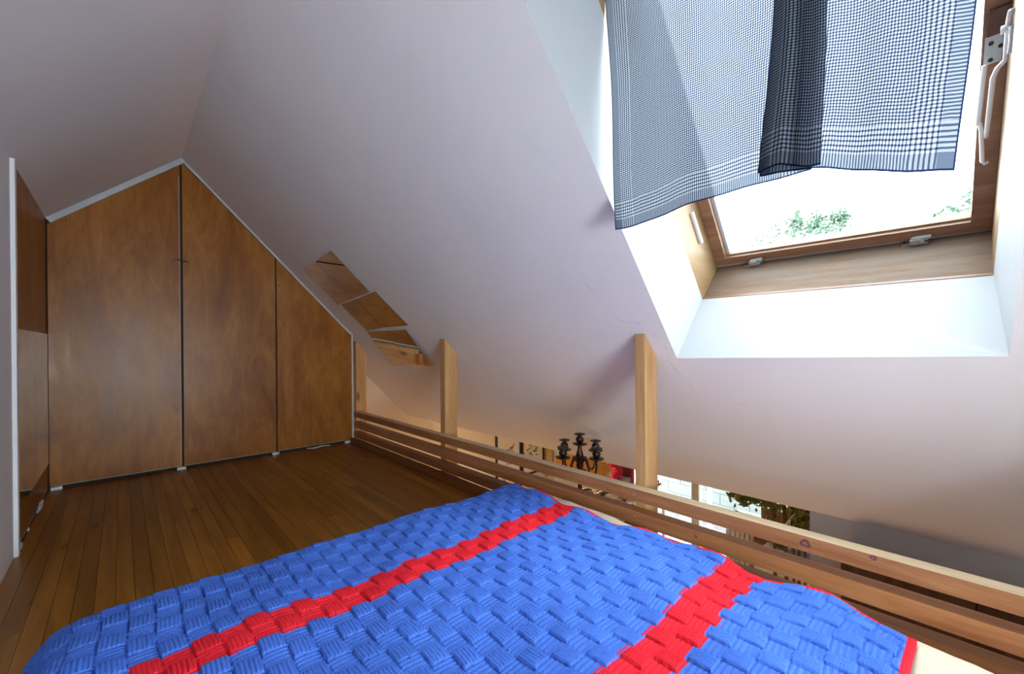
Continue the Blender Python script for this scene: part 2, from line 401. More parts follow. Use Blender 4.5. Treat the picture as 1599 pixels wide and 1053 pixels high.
# left wall, white up to the panelled corner
bm = B(); box(bm, LX - 0.12, LX, YB, 2.44, -0.1, zl(LX) + 0.02)
wl = struct(obj('wall_left', bm, M['white_wall']))
bm = B(); box(bm, LX - 0.005, LX + 0.012, 2.405, 2.44, 0.0, zl(LX) - 0.004)
struct(obj('trim_1', bm, M['white_wall'], None, bevel=0.004, seg=2))
bm = B(); box(bm, LX - 0.12, LX - 0.004, 2.44, YG, -0.1, zl(LX))
wp = struct(obj('wall_left.001', bm, M['dark']))
bm = B(); box(bm, LX - 0.01, LX, 2.445, 3.47, 0.02, zl(LX) - 0.002); obj('wood_panel', bm, M['ply'], wp)
bm = B(); box(bm, LX - 0.01, LX - 0.002, 2.445, 3.47, 0.002, 0.018); obj('panel_edge', bm, M['edge'], wp)
random.seed(3)
for k, (y, z, r) in enumerate(((3.12, 0.012, 0.016), (3.05, 0.01, 0.022), (2.98, 0.008, 0.012), (2.70, 0.010, 0.008), (2.50, 0.008, 0.018))):
    bm = B(); bmesh.ops.create_icosphere(bm, subdivisions=2, radius=1)
    for v in bm.verts:
        n = mnoise.noise(v.co * 1.7 + Vector((k * 5, 0, 0)))
        v.co = Vector((LX + 0.004 + v.co.x * r * 0.4, y + v.co.y * r * 1.9 * (1 + n), max(0.001, z + v.co.z * r * (0.6 + n))))
    obj('plaster_chip', bm, M['white_wall'], wp)
# closet back wall, closed box behind the doors
def gable_poly(x0, x1, y):
    p = [(x0, y, -0.1), (x1, y, -0.1), (x1, y, RZ - (x1 - RX) * SL)]
    if x0 < RX: p += [(RX, y, RZ)]
    p += [(x0, y, zl(x0))]
    return p
bm = B(); prism(bm, gable_poly(LX, 1.372, 3.425), (0, 0.03, 0)); struct(obj('wall_end', bm, M['dark']))
bm = B(); box(bm, 1.358, 1.374, 3.46, YG, -0.1, 0.90); struct(obj('wall_end.001', bm, M['cream_wall']))
# gable of the room below and the bay beyond the eave
bm = B(); prism(bm, [(1.30, YG, ZL), (3.9, YG, ZL), (2.36, YG, 0.056), (2.16, YG, 0.07), (1.30, YG, RZ - (1.30 - RX) * SL)], (0, 0.06, 0))
struct(obj('wall_gable', bm, M['tan_wall']))
YX = 4.15; XW = 4.60
bm = B(); box(bm, 1.3, XW + 0.1, YX, YX + 0.1, ZL, 0.3); struct(obj('wall_gable.001', bm, M['cream_wall']))
bm = B(); prism(bm, [(LX - .1, YG + .005, ZL), (1.30, YG + .005, ZL), (1.30, YG + .005, RZ - (1.30 - RX) * SL + .1), (RX, YG + .005, RZ + .1), (LX - .1, YG + .005, zl(LX) + .05)], (0, .06, 0)); struct(obj('wall_gable.002', bm, M['cream_wall']))
bm = B(); box(bm, 2.169, XW + 0.1, 0.40, YX, 0.0555, 0.17); struct(obj('ceiling.002', bm, M['white_wall']))
bm = B(); box(bm, 2.165, 2.30, YB, 0.484, ZL, 0.12); struct(obj('wall_right', bm, M['grey_wall']))
bm = B(); box(bm, 2.30, XW + 0.1, 0.40, 0.484, ZL, 0.10); struct(obj('wall_right.001', bm, M['white_wall']))
bm = B(); box(bm, LX - 0.1, XW + 0.1, YB, YX + 0.1, ZL - 0.1, ZL); struct(obj('floor.001', bm, M['lowerfloor']))
bm = B(); box(bm, LX - 0.12, LX, YB, YG, ZL, -0.1); struct(obj('wall_lower', bm, M['cream_wall']))
# wall behind the camera, with a window opening added for the fill light
GX0, GX1, GZ0, GZ1 = -0.26, 0.62, 0.20, 0.80
bm = B()
for x0, x1, z0, z1 in ((LX - 0.1, 2.3, ZL, GZ0), (LX - 0.1, GX0, GZ0, GZ1), (GX1, 2.3, GZ0, GZ1), (LX - 0.1, 2.3, GZ1, 2.2)):
    box(bm, x0, x1, YB - 0.08, YB, z0, z1)
struct(obj('wall_back', bm, M['white_wall']))
w3 = struct(empty('added_rear_window', (0.18, YB, 0.50)))
bm = B(); box(bm, GX0 - .18, GX1 - .18, -0.05, -0.045, GZ0 - 0.50, GZ1 - 0.50); obj('pane', bm, M['glass'], w3)
bm = B()
for x0, x1, z0, z1 in ((GX0, GX1, GZ0, GZ0 + .05), (GX0, GX1, GZ1 - .05, GZ1), (GX0, GX0 + .05, GZ0 + .05, GZ1 - .05), (GX1 - .05, GX1, GZ0 + .05, GZ1 - .05)):
    box(bm, x0 - .18, x1 - .18, -0.07, -0.02, z0 - 0.50, z1 - 0.50)
obj('frame', bm, M['white'], w3)

# loft floor: strip boards running to the closet
fl = struct(empty('floor', (0, 0, 0)))
bm = B(); box(bm, LX, 1.41, YB, 3.43, -0.24, -0.021); obj('subfloor', bm, M['dark'], fl)
BW = 0.0465; x = LX; random.seed(11); cache = {}
while x < 1.335:
    w_ = min(BW, 1.335 - x); cuts = [YB]; y = YB + random.uniform(1.0, 3.2)
    while y < 3.2: cuts.append(y); y += random.uniform(1.2, 2.4)
    cuts.append(3.42)
    for y0, y1 in zip(cuts, cuts[1:]):
        bm = B(); box(bm, 0.0006, w_ - 0.0006, 0.0006, y1 - y0 - 0.0006, -0.02, random.uniform(-0.0008, 0.0))
        o = obj('floor_board', bm, M['floor'], fl, bevel=0.0012); o.location = (x, y0, 0)
    x += BW
# trims where the end wall meets the slopes
bm = B(); t0 = Vector((LX, 3.385, zl(LX) - 0.004)); t1 = Vector((RX, 3.385, RZ - 0.004))
dn = Vector((LSL, 0, -1)).normalized() * 0.030
hexa(bm, [t0, t1, t1 + dn, t0 + dn] + [q + Vector((0, 0.015, 0)) for q in (t0, t1, t1 + dn, t0 + dn)])
struct(obj('trim_2', bm, M['batten'], bevel=0.004, seg=2))
bm = B(); t0 = Vector((RX, 3.392, RZ - 0.004)); t1 = Vector((1.362, 3.392, RZ - (1.362 - RX) * SL - 0.004))
dn = Vector((-SL, 0, -1)).normalized() * 0.014
hexa(bm, [t0, t1, t1 + dn, t0 + dn] + [q + Vector((0, 0.012, 0)) for q in (t0, t1, t1 + dn, t0 + dn)])
struct(obj('trim_3', bm, M['batten']))
bm = B(); box(bm, 1.3605, 1.372, 3.393, 3.41, 0.05, 0.872); struct(obj('trim_4', bm, M['batten']))
# hairline cracks in the slope plaster
def crack(pts, r=0.0012, n=6):
    bm = B(); P3 = []
    for (s, y), (s2, y2) in zip(pts, pts[1:]):
        for i in range(n):
            t = i / n; P3.append(roof(s + (s2 - s) * t + random.uniform(-.004, .004), y + (y2 - y) * t + random.uniform(-.004, .004), 0.0006))
    P3.append(roof(*pts[-1], 0.0006))
    tube(bm, P3, [r * random.uniform(0.3, 1.0) for _ in P3], 5); obj('plaster_crack', bm, M['crack'], ceil)
random.seed(5)
for pts in ([(1.52, .93), (1.56, .90), (1.57, .87)], [(1.575, .875), (1.565, .845), (1.58, .825)], [(1.60, .80), (1.69, .775), (1.74, .77)], [(1.37, .96), (1.50, .915), (1.56, .905)],
            [(1.76, .79), (1.86, .765), (1.95, .73)], [(1.97, .62), (2.0, .58), (2.01, .55)], [(1.70, 1.70), (1.73, 1.69)], [(1.80, 1.66), (1.82, 1.655)],
            [(1.60, 2.35), (1.75, 2.22), (1.95, 2.05)], [(0.25, 2.75), (0.55, 2.62), (0.78, 2.58)], [(1.25, 2.05), (1.5, 1.93), (1.7, 1.82)], [(2.16, 1.5), (2.18, 1.42), (2.175, 1.36)], [(1.95, 3.8), (2.25, 3.68), (2.5, 3.66)]):
    crack(pts)

# ------------------------------------------------------------------ skylight
w1 = struct(empty('window_1', roofw(WS1, WY0, 0)))
O1 = Vector(w1.location)
def wbox(bm, s0, s1, y0, y1, d0, d1):
    return hexa(bm, [roofw(s0, y0, d0), roofw(s1, y0, d0), roofw(s1, y1, d0), roofw(s0, y1, d0), roofw(s0, y0, d1), roofw(s1, y0, d1), roofw(s1, y1, d1), roofw(s0, y1, d1)])
def part(name, bm, m, parent=None, **k):
    par = parent or w1
    off = O1
    for v in bm.verts: v.co -= off
    return obj(name, bm, m, par, **k)
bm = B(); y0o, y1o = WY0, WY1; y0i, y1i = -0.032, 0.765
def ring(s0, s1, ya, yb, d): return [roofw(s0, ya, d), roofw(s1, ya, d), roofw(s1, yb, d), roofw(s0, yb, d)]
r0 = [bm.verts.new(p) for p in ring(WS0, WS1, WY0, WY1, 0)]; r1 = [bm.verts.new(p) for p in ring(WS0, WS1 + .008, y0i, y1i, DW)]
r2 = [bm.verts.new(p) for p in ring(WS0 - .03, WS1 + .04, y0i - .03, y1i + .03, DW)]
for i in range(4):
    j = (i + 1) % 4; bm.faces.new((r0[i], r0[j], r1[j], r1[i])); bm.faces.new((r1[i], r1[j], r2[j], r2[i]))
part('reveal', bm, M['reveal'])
ST = WS1 + .012
bm = B(); wbox(bm, ST, ST + .03, y0i, y1i, DW - .004, DS + .04); part('sill', bm, M['sill'], bevel=0.003, seg=2)
bm = B(); wbox(bm, ST - 0.006, ST + .0, y0i + .002, y1i - .002, DW - .004, DW + .006); part('sill_nosing', bm, M['sash'], bevel=0.001)
bm = B(); wbox(bm, WS0, ST, y1i, y1i + .028, DW - .004, DS + .06); part('jamb', bm, M['jamb'], bevel=0.002)
bm = B(); wbox(bm, WS0, ST, y0i - .028, y0i, DW - .004, DS + .06); part('jamb', bm, M['jamb'], bevel=0.002)
bm = B(); wbox(bm, WS0 - .028, WS0, y0i, y1i, DW - .004, DS + .06); part('head', bm, M['jamb'], bevel=0.002)
sash = empty('sash'); sash.parent = w1
def sbar(name, s0, s1, ya, yb, d0=DS - .012, d1=DS + .045, m='sash', bev=0.004):
    bm = B(); wbox(bm, s0, s1, ya, yb, d0, d1); return part(name, bm, M[m], sash, bevel=bev, seg=2)
gy0, gy1, gs0, gs1 = 0.012, 0.720, WS0 + .05, 1.722
sbar('bottom_rail', gs1, gs1 + .036, y0i + .0008, y1i - .0008)
sbar('top_rail', WS0 + .004, gs0, y0i + .006, y1i - .006)
sbar('stile', gs0, gs1, y0i + .0008, gy0)
sbar('stile', gs0, gs1, gy1, y1i - .0008)
sbar('glazing_bead', gs1 - .006, gs1, gy0, gy1, DS + .004, DS + .02, 'jamb', 0)
sbar('glazing_bead', gs0, gs1, gy1 - .012, gy1, DS + .014, DS + .03, 'batten', 0)
sbar('seal_strip', gs1 + .038, gs1 + .046, y0i, y1i, DS - .002, DS + .02, 'batten', 0)
sbar('rubber_seal', gs1 + .046, ST - .001, y0i, y1i, DS + .006, DS + .03, 'black', 0)
bm = B(); wbox(bm, gs0 - .01, gs1 + .01, gy0 - .01, gy1 + .01, DS + .022, DS + .027); part('pane', bm, M['glass'], sash)
def latch(y):
    l = empty('latch'); l.parent = w1
    def q(name, s0, s1, ya, yb, d0, d1, bev=.002):
        bm = B(); wbox(bm, s0, s1, y + ya, y + yb, d0, d1); part(name, bm, M['steel'], l, bevel=bev, seg=2)
    q('base_plate', ST - .004, ST - .001, -.032, .032, DS - .030, DS - .004, .001)
    q('cam_body', ST - .022, ST - .004, -.015, .012, DS - .034, DS - .004, .005)
    q('lever', ST - .028, ST - .020, -.038, .006, DS - .030, DS - .014, .003)
    q('keeper', gs1 + .026, gs1 + .046, -.030, -.010, DS - .018, DS - .010, .002)
    for a in (-.026, .026):
        bm = B(); tube(bm, [roofw(ST - .004, y + a, DS - .018), roofw(ST - .0062, y + a, DS - .018)], .004, 8); part('screw', bm, M['black'], l)
latch(0.618); latch(0.135)
# operating stay on the right jamb, hinge plate and a white catch on the left jamb
stay = empty('window_stay'); stay.parent = w1
DF = DS - .012                                                     # face of the sash
bm = B(); wbox(bm, 1.208, 1.272, -.0215, .0075, DF - .004, DF - .0005); part('hinge_plate', bm, M['batten'], stay, bevel=.001)
for s_, y_ in ((1.224, -.003), (1.262, -.0035), (1.236, -.019)):
    bm = B(); tube(bm, [roofw(s_, y_, DF - .003), roofw(s_, y_, DF - .0065)], .0045, 10); part('screw', bm, M['black'], stay)
def bar(name, pts, rr, m='whitemetal'):
    bm = B(); tube(bm, [roofw(*p) for p in pts], rr, 10); return part(name, bm, M[m], stay, smooth=True)
bar('stay_arm', [(1.140, -.0265, .47), (1.165, -.0255, .485), (1.215, -.0255, .488), (1.248, -.0255, .488), (1.262, -.014, .490), (1.282, -.0085, .495), (1.40, -.006, .510), (1.445, -.0055, .525)], .0052)
bar('pivot', [(1.178, -.031, .482), (1.178, -.014, .482)], .0085)
bar('handle', [(1.172, -.030, .47), (1.200, -.0315, .462), (1.225, -.0305, .46)], .0055, 'batten')
bar('slide_bar', [(1.262, .006, .53), (1.330, .0085, .53), (1.408, .0105, .53)], .0050)
bar('stay_hook', [(1.402, .0085, .53), (1.425, .004, .527), (1.515, -.0015, .53), (1.522, -.006, .528), (1.518, -.0125, .528)], .0045)
bm = B(); wbox(bm, 1.15, 1.206, -.0315, .004, DF - .010, DF - .0005); part('pivot_housing', bm, M['walnut'], stay, bevel=.002)
bm = B(); wbox(bm, 1.44, 1.580, y1i - .010, y1i - .0005, DS - .095, DS - .080); part('catch_bar', bm, M['whitemetal'], bevel=.002)

# ------------------------------------------------------------------ checked cloth over the skylight
cl = thing('checked_cloth', 'blue and white checked gauze cloth hung over the skylight', 'curtain', (1.03, 0.75, 1.95))
def drape(name, m, corners, nu, nv, xo, amp, ph, wd):
    """corners: lower-left, lower-right, upper-left, upper-right as (y, z)"""
    ll, lr, ul, ur = corners; V = []; UVs = []; Fc = []
    for j in range(nv + 1):
        t = j / nv
        for i in range(nu + 1):
            s = i / nu
            a = ((ll[0] * (1 - s) + lr[0] * s) * (1 - t) + (ul[0] * (1 - s) + ur[0] * s) * t)
            z = ((ll[1] * (1 - s) + lr[1] * s) * (1 - t) + (ul[1] * (1 - s) + ur[1] * s) * t)
            z -= 0.006 * math.sin(s * 7 + ph) * (1 - t)
            a += 0.004 * math.sin(t * 9 + ph) * (1 - abs(2 * s - 1) * 0.3)
            xx = xo + amp * math.sin(s * 11 + ph + t * 1.5) * (1 - 0.5 * t) + amp * 0.5 * math.sin(s * 23 + t * 4 + ph)
            V.append((xx - 1.03, a - 0.75, z - 1.95)); UVs.append((s * wd, t * (ul[1] - ll[1])))
    for j in range(nv):
        for i in range(nu):
            k = j * (nu + 1) + i; Fc.append((k, k + 1, k + nu + 2, k + nu + 1))
    me = bpy.data.meshes.new(name); me.from_pydata(V, [], Fc)
    uvl = me.uv_layers.new(name='UVMap')
    for lp in me.loops: uvl.data[lp.index].uv = UVs[lp.vertex_index]
    o = link(name, me, m, cl, True); return o
ZT = H + 1.16
drape('main_panel', M['gauze'], [(.690, H + .325), (.221, H + .351), (.724, ZT), (.178, ZT)], 60, 60, 1.030, .007, 0.3, 0.60)
def upper(nm_, dd_):  # unseen cloth above the view, added to dim the upper skylight
    V = []; UVs = []; Fc = []; nu, nv = 40, 30
    s_top, d_top = WS0 + .03, DS - .06 - dd_
    for j in range(nv + 1):
        t = j / nv
        for i in range(nu + 1):
            q = i / nu; y = .755 * (1 - q) + (-.024) * q
            p1 = Vector((1.03 + .006 * math.sin(q * 13), .724 * (1 - q) - .045 * q, ZT - dd_)); p2 = roofw(s_top, y, d_top)
            p = p1.lerp(p2, t) + Vector((-.7, 0, -.7)) * .010 * math.sin(q * 12 + t * 5) * math.sin(t * PI)
            V.append(p - Vector((1.03, .75, 1.95))); UVs.append((q * .6, .81 + t * .75))
    for j in range(nv):
        for i in range(nu):
            k = j * (nu + 1) + i; Fc.append((k, k + 1, k + nu + 2, k + nu + 1))
    me = bpy.data.meshes.new(nm_); me.from_pydata([tuple(v) for v in V], [], Fc); uvl = me.uv_layers.new(name='UVMap')
    for lp in me.loops: uvl.data[lp.index].uv = UVs[lp.vertex_index]
    link(nm_, me, M['gauze'], cl, True)
upper('dimming_panel', 0.0); upper('dimming_layer', 0.025)  # second layer added only to cut the light further
drape('overlapping_flap', M['gauze2'], [(.315, H + .367), (.021, H + .286), (.248, ZT), (-.045, ZT)], 48, 60, 1.016, .006, 1.9, 0.37)
drape('turned_back_edge', M['gauze2'], [(.313, H + .368), (.201, H + .349), (.246, ZT), (.186, ZT)], 16, 60, 1.002, .003, 1.9, 0.13)

# ------------------------------------------------------------------ closet doors
rz = lambda x: RZ - (x - RX) * SL
def door(label, pts, hooks, edges):
    xs = [p[0] for p in pts]; x0, x1 = min(xs), max(xs)
    t = thing('closet_door', label, 'door', ((x0 + x1) / 2, 3.40, 0.0), 'plywood closet doors under the gable')
    off = Vector(t.location)
    bm = B(); prism(bm, [Vector((x, 3.40, z)) - off for x, z in pts], (0, 0.018, 0)); obj('panel', bm, M['ply'], t, bevel=0.0012)
    for x, za, zb in edges:
        bm = B(); box(bm, x - off.x, x + .0035 - off.x, -.0006, 0.0002, za, zb); obj('edge_strip', bm, M['edge'], t)
    bm = B(); box(bm, x0 + .004 - off.x, x1 - .004 - off.x, -.0008, 0.0002, pts[0][1] + .0005, pts[0][1] + .004); obj('edge_strip', bm, M['edge'], t)
    for x in hooks:
        bm = B(); box(bm, x - .022 - off.x, x + .022 - off.x, -.018, .012, 0.001, 0.017); obj('floor_guide', bm, M['white'], t, bevel=.003, seg=2)
    return t
g = 0.0035
d1 = door('left plywood closet door rising to the ridge, its top edge climbing rightward', [(LX + .006, .020), (0.280 - g, .020), (0.280 - g, RZ - .040), (LX + .006, zl(LX + .006) - .040)], (-.268, .272), [(0.270, .03, RZ - .12)])
d2 = door('middle plywood closet door, tallest at its left edge under the ridge', [(0.284 + g, .020), (0.817 - g, .020), (0.817 - g, rz(.817) - .024), (0.284 + g, RZ - .030)], (.806,), [])
d3 = door('right plywood closet door, smallest of the three, beside the railing', [(0.820 + g, .020), (1.357, .020), (1.357, rz(1.357) - .022), (0.820 + g, rz(.82) - .026)], (1.322,), [])
for t, sgn, x, z in ((d1, -1, .277, 1.322), (d2, 1, .288, 1.316)):
    bm = B(); x -= t.location.x
    tube(bm, bez((x + sgn * .002, -.002, z), (x + sgn * .008, -.016, z + .004), (x + sgn * .016, -.012, z + .003), (x + sgn * .028, -.001, z + .001)), [.0035] * 10 + [.0025] * 5, 8)
    obj('hook_eye', bm, M['black'], t, smooth=True)
bm = B(); x = .829 - d3.location.x; box(bm, x, x + .016, -.004, 0, 1.215, 1.219); obj('latch_pin', bm, M['black'], d3)
bm = B(); bmesh.ops.create_grid(bm, x_segments=14, y_segments=2, size=1)
for v in bm.verts:
    v.co = Vector((v.co.x * .085, v.co.y * .008, .004 + .003 * math.sin(v.co.x * 4) + .002 * v.co.y))
bmesh.ops.solidify(bm, geom=bm.faces[:], thickness=.0015)
o = tag(obj('paper_strip', bm, M['white']), 'thin white strip of paper lying under the right closet door', 'paper'); o.location = (1.10, 3.392, 0.003)

# ------------------------------------------------------------------ mirrors
def mirror_tile(label, c4, grp, tilt=0.0):
    p = [roof(s, y, -0.0045 - (tilt if i >= 2 else 0)) for i, (s, y) in enumerate(c4)]; c = sum(p, Vector()) / 4
    bm = B(); n = roof(0, 0, 0.0035) - roof(0, 0, 0)
    hexa(bm, [q - c for q in p] + [q + n - c for q in p])
    o = tag(obj('mirror_tile', bm, M['mirror'], bevel=.0006), label, 'mirror', grp); o.location = c
grp = 'mirror tiles stuck to the sloping ceiling'
nm = {(0, 0): 'top left ceiling mirror tile, nearest the closet doors', (0, 1): 'top right ceiling mirror tile, beside the topmost tile by the closet', (1, 0): 'middle left ceiling mirror tile in the second row down',
      (1, 1): 'middle right ceiling mirror tile in the second row down', (2, 0): 'bottom left ceiling mirror tile, reflecting pale walls below', (2, 1): 'bottom right ceiling mirror tile, reflecting the railing'}
tiles = {(0, 0): [(.932, 3.166), (.916, 2.873), (1.236, 2.860), (1.256, 3.148)], (0, 1): [(.915, 2.870), (.893, 2.555), (1.212, 2.530), (1.235, 2.857)],
         (1, 0): [(1.259, 3.090), (1.243, 2.790), (1.503, 2.772), (1.520, 3.070)], (1, 1): [(1.242, 2.786), (1.216, 2.460), (1.500, 2.420), (1.502, 2.768)],
         (2, 0): [(1.532, 3.085), (1.534, 2.790), (1.860, 2.800), (1.870, 3.110)], (2, 1): [(1.534, 2.786), (1.534, 2.500), (1.856, 2.510), (1.860, 2.796)]}
for k, c4 in tiles.items(): mirror_tile(nm[k], c4, grp, .026 if k[0] == 2 else 0.0)
for y0, y1, lab in ((2.475, 2.932, 'wall mirror panel nearest the white wall edge'), (2.935, 3.394, 'wall mirror panel in the corner beside the left closet door')):
    bm = B(); box(bm, 0, .004, -(y1 - y0) / 2, (y1 - y0) / 2, 0, .70)
    o = tag(obj('wall_mirror', bm, M['mirror'], bevel=.0006), lab, 'mirror', 'mirror panels on the left wall'); o.location = (LX + .0005, (y0 + y1) / 2, .15)

# ------------------------------------------------------------------ railing
rl = thing('loft_railing', 'low pine railing of three rails and tall posts along the loft edge', 'railing', (1.40, 0.8, 0.0))
RO = Vector(rl.location)
def rp(name, x0, x1, y0, y1, z0, z1, m, bev=.004):
    bm = B(); box(bm, x0 - RO.x, x1 - RO.x, y0 - RO.y, y1 - RO.y, z0 - RO.z, z1 - RO.z)
    return obj(name, bm, m, rl, bevel=bev, seg=2)
XR = 1.375
M['skylit_top'] = wood('skylit_rail_top_pine', (0.50, 0.36, 0.20), (0.62, 0.48, 0.30), (0.72, 0.58, 0.38), 'Y', 1.3, 0.45, False, 0.0, True, 0.1)  # paler pine puts the skylight's brightness into the rail's top face
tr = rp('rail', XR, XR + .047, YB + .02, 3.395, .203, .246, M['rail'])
mr = rp('rail', XR, XR + .047, YB + .02, 3.395, .118, .165, M['rail'])
rp('rail', XR, XR + .047, YB + .02, 3.395, .042, .086, M['rail'])
rp('toe_board', 1.336, 1.372, YB + .02, 3.375, .001, .040, M['toe'])
tr.data.materials.append(M['skylit_top'])
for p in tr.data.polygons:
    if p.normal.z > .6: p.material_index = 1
XP = 1.4225
for yy, wpost in ((0.828, .040), (2.150, .048), (3.46, .045), (-0.50, .040)):
    bm = B(); x0, x1 = XP, XP + .088
    hexa(bm, [Vector(p) - RO for p in ((x0, yy, -.30), (x1, yy, -.30), (x1, yy + wpost, -.30), (x0, yy + wpost, -.30),
              (x0, yy, rz(x0) - .003), (x1, yy, rz(x1) - .003), (x1, yy + wpost, rz(x1) - .003), (x0, yy + wpost, rz(x0) - .003))])
    obj('post', bm, M['post'], rl, bevel=.003, seg=2)
bm = B(); box(bm, 1.412 - RO.x, 1.421 - RO.x, YB + .02 - RO.y, 3.395 - RO.y, -.24, -.002); obj('fascia_board', bm, M['toe'], rl)
def knot(par, y, z, r):
    n = 20
    for nm_, r0_, r1_, m_, dx in (('knot', .45, 1.0, 'ring', .0005), ('knot_heart', .02, .46, 'heart', .0006)):
        bm = B(); inn = []; out = []
        for k in range(n):
            a = 2 * PI * k / n; q = r * (1 + .15 * math.sin(3 * a + y * 9))
            for l_, f in ((inn, r0_), (out, r1_)):
                l_.append(bm.verts.new((XR - dx - RO.x, y - RO.y + 1.2 * q * f * math.cos(a), z + q * f * math.sin(a))))
        for k in range(n):
            j = (k + 1) % n
            bm.faces.new((inn[k], inn[j], out[j], out[k]))
        obj(nm_, bm, M[m_], par)
M['ring'] = plain('purple_brown_knot', (0.12, 0.045, 0.055), 0.5, 0, 0.4, 200)
M['heart'] = plain('red_brown_knot_heart', (0.28, 0.115, 0.075), 0.5, 0, 0.4, 200)
for y, z, r in ((.318, .226, .0105), (.175, .239, .006), (2.72, .228, .012), (2.55, .140, .006)): knot(rl, y, z, r)
knot(rl, .62, .146, .0045); knot(rl, 1.02, .07, .004)
for yy, zz in ((.846, .146), (.846, .225), (2.17, .225)):
    bm = B(); tube(bm, [(XR + .001 - RO.x, yy - RO.y, zz), (XR - .0012 - RO.x, yy - RO.y, zz)], .0045, 10); obj('screw_head', bm, M['steel'], rl)

# ------------------------------------------------------------------ mattress
def mattress():
    X0, X1, Y0, Y1, zt = -.115, 1.285, -1.10, 1.345, .158; nx, ny = 70, 120; r = .045; V = []; Fc = []
    def prof(t, n, a, b):                                     # runs up one side, over and down the other
        L = 2 * zt + (b - a); d = t / n * L
        return d
    us = np.concatenate([np.linspace(0, 1, 6)[:-1] * 0 + np.linspace(.004, zt - r, 6)[:-1]])
    path = lambda a, b: ([(a, z) for z in np.linspace(.004, zt - r, 5)] + [(a + r - r * math.cos(q), zt - r + r * math.sin(q)) for q in np.linspace(.2, PI / 2, 6)]
                         + [(x, zt) for x in np.linspace(a + r, b - r, 90)[1:-1]] + [(b - r + r * math.sin(q), zt - r + r * math.cos(q)) for q in np.linspace(0, PI / 2 - .2, 6)] + [(b, z) for z in np.linspace(zt - r, .004, 5)])
    px, py = path(X0, X1), path(Y0, Y1)
    for (y, zy) in py:
        for (x, zx) in px:
            n = mnoise.noise(Vector((x * 9, y * 9, 3))) * .5 + mnoise.noise(Vector((x * 26, y * 22, 7))) * .35
            z = min(zx, zy); top = max(0, (z - .08) / .08)
            wob = .012 * mnoise.noise(Vector((0, y * 7, 1.5))) + .006 * mnoise.noise(Vector((0, y * 24, 4.5)))
            ex = (np.interp(y, [-1.2, -.3, -.05, .2, .5, .7, .95, 1.35], [1.19, 1.20, 1.222, 1.25, 1.275, 1.305, 1.328, 1.335]) - X1) * max(0, (x - .8) / (X1 - .8))
            V.append((x + ex + (wob if x > 1.0 else 0) * top, y, z + n * .010 * top * (1 if x > .9 else .3)))
    W = len(px)
    for j in range(len(py) - 1):
        for i in range(W - 1):
            k = j * W + i; Fc.append((k, k + 1, k + W + 1, k + W))
    me = bpy.data.meshes.new('mattress'); me.from_pydata(V, [], Fc)
    return tag(link('mattress', me, M['sheet'], None, True), 'mattress in a rumpled cream sheet lying on the loft floor under the blanket', 'mattress')
mattress()

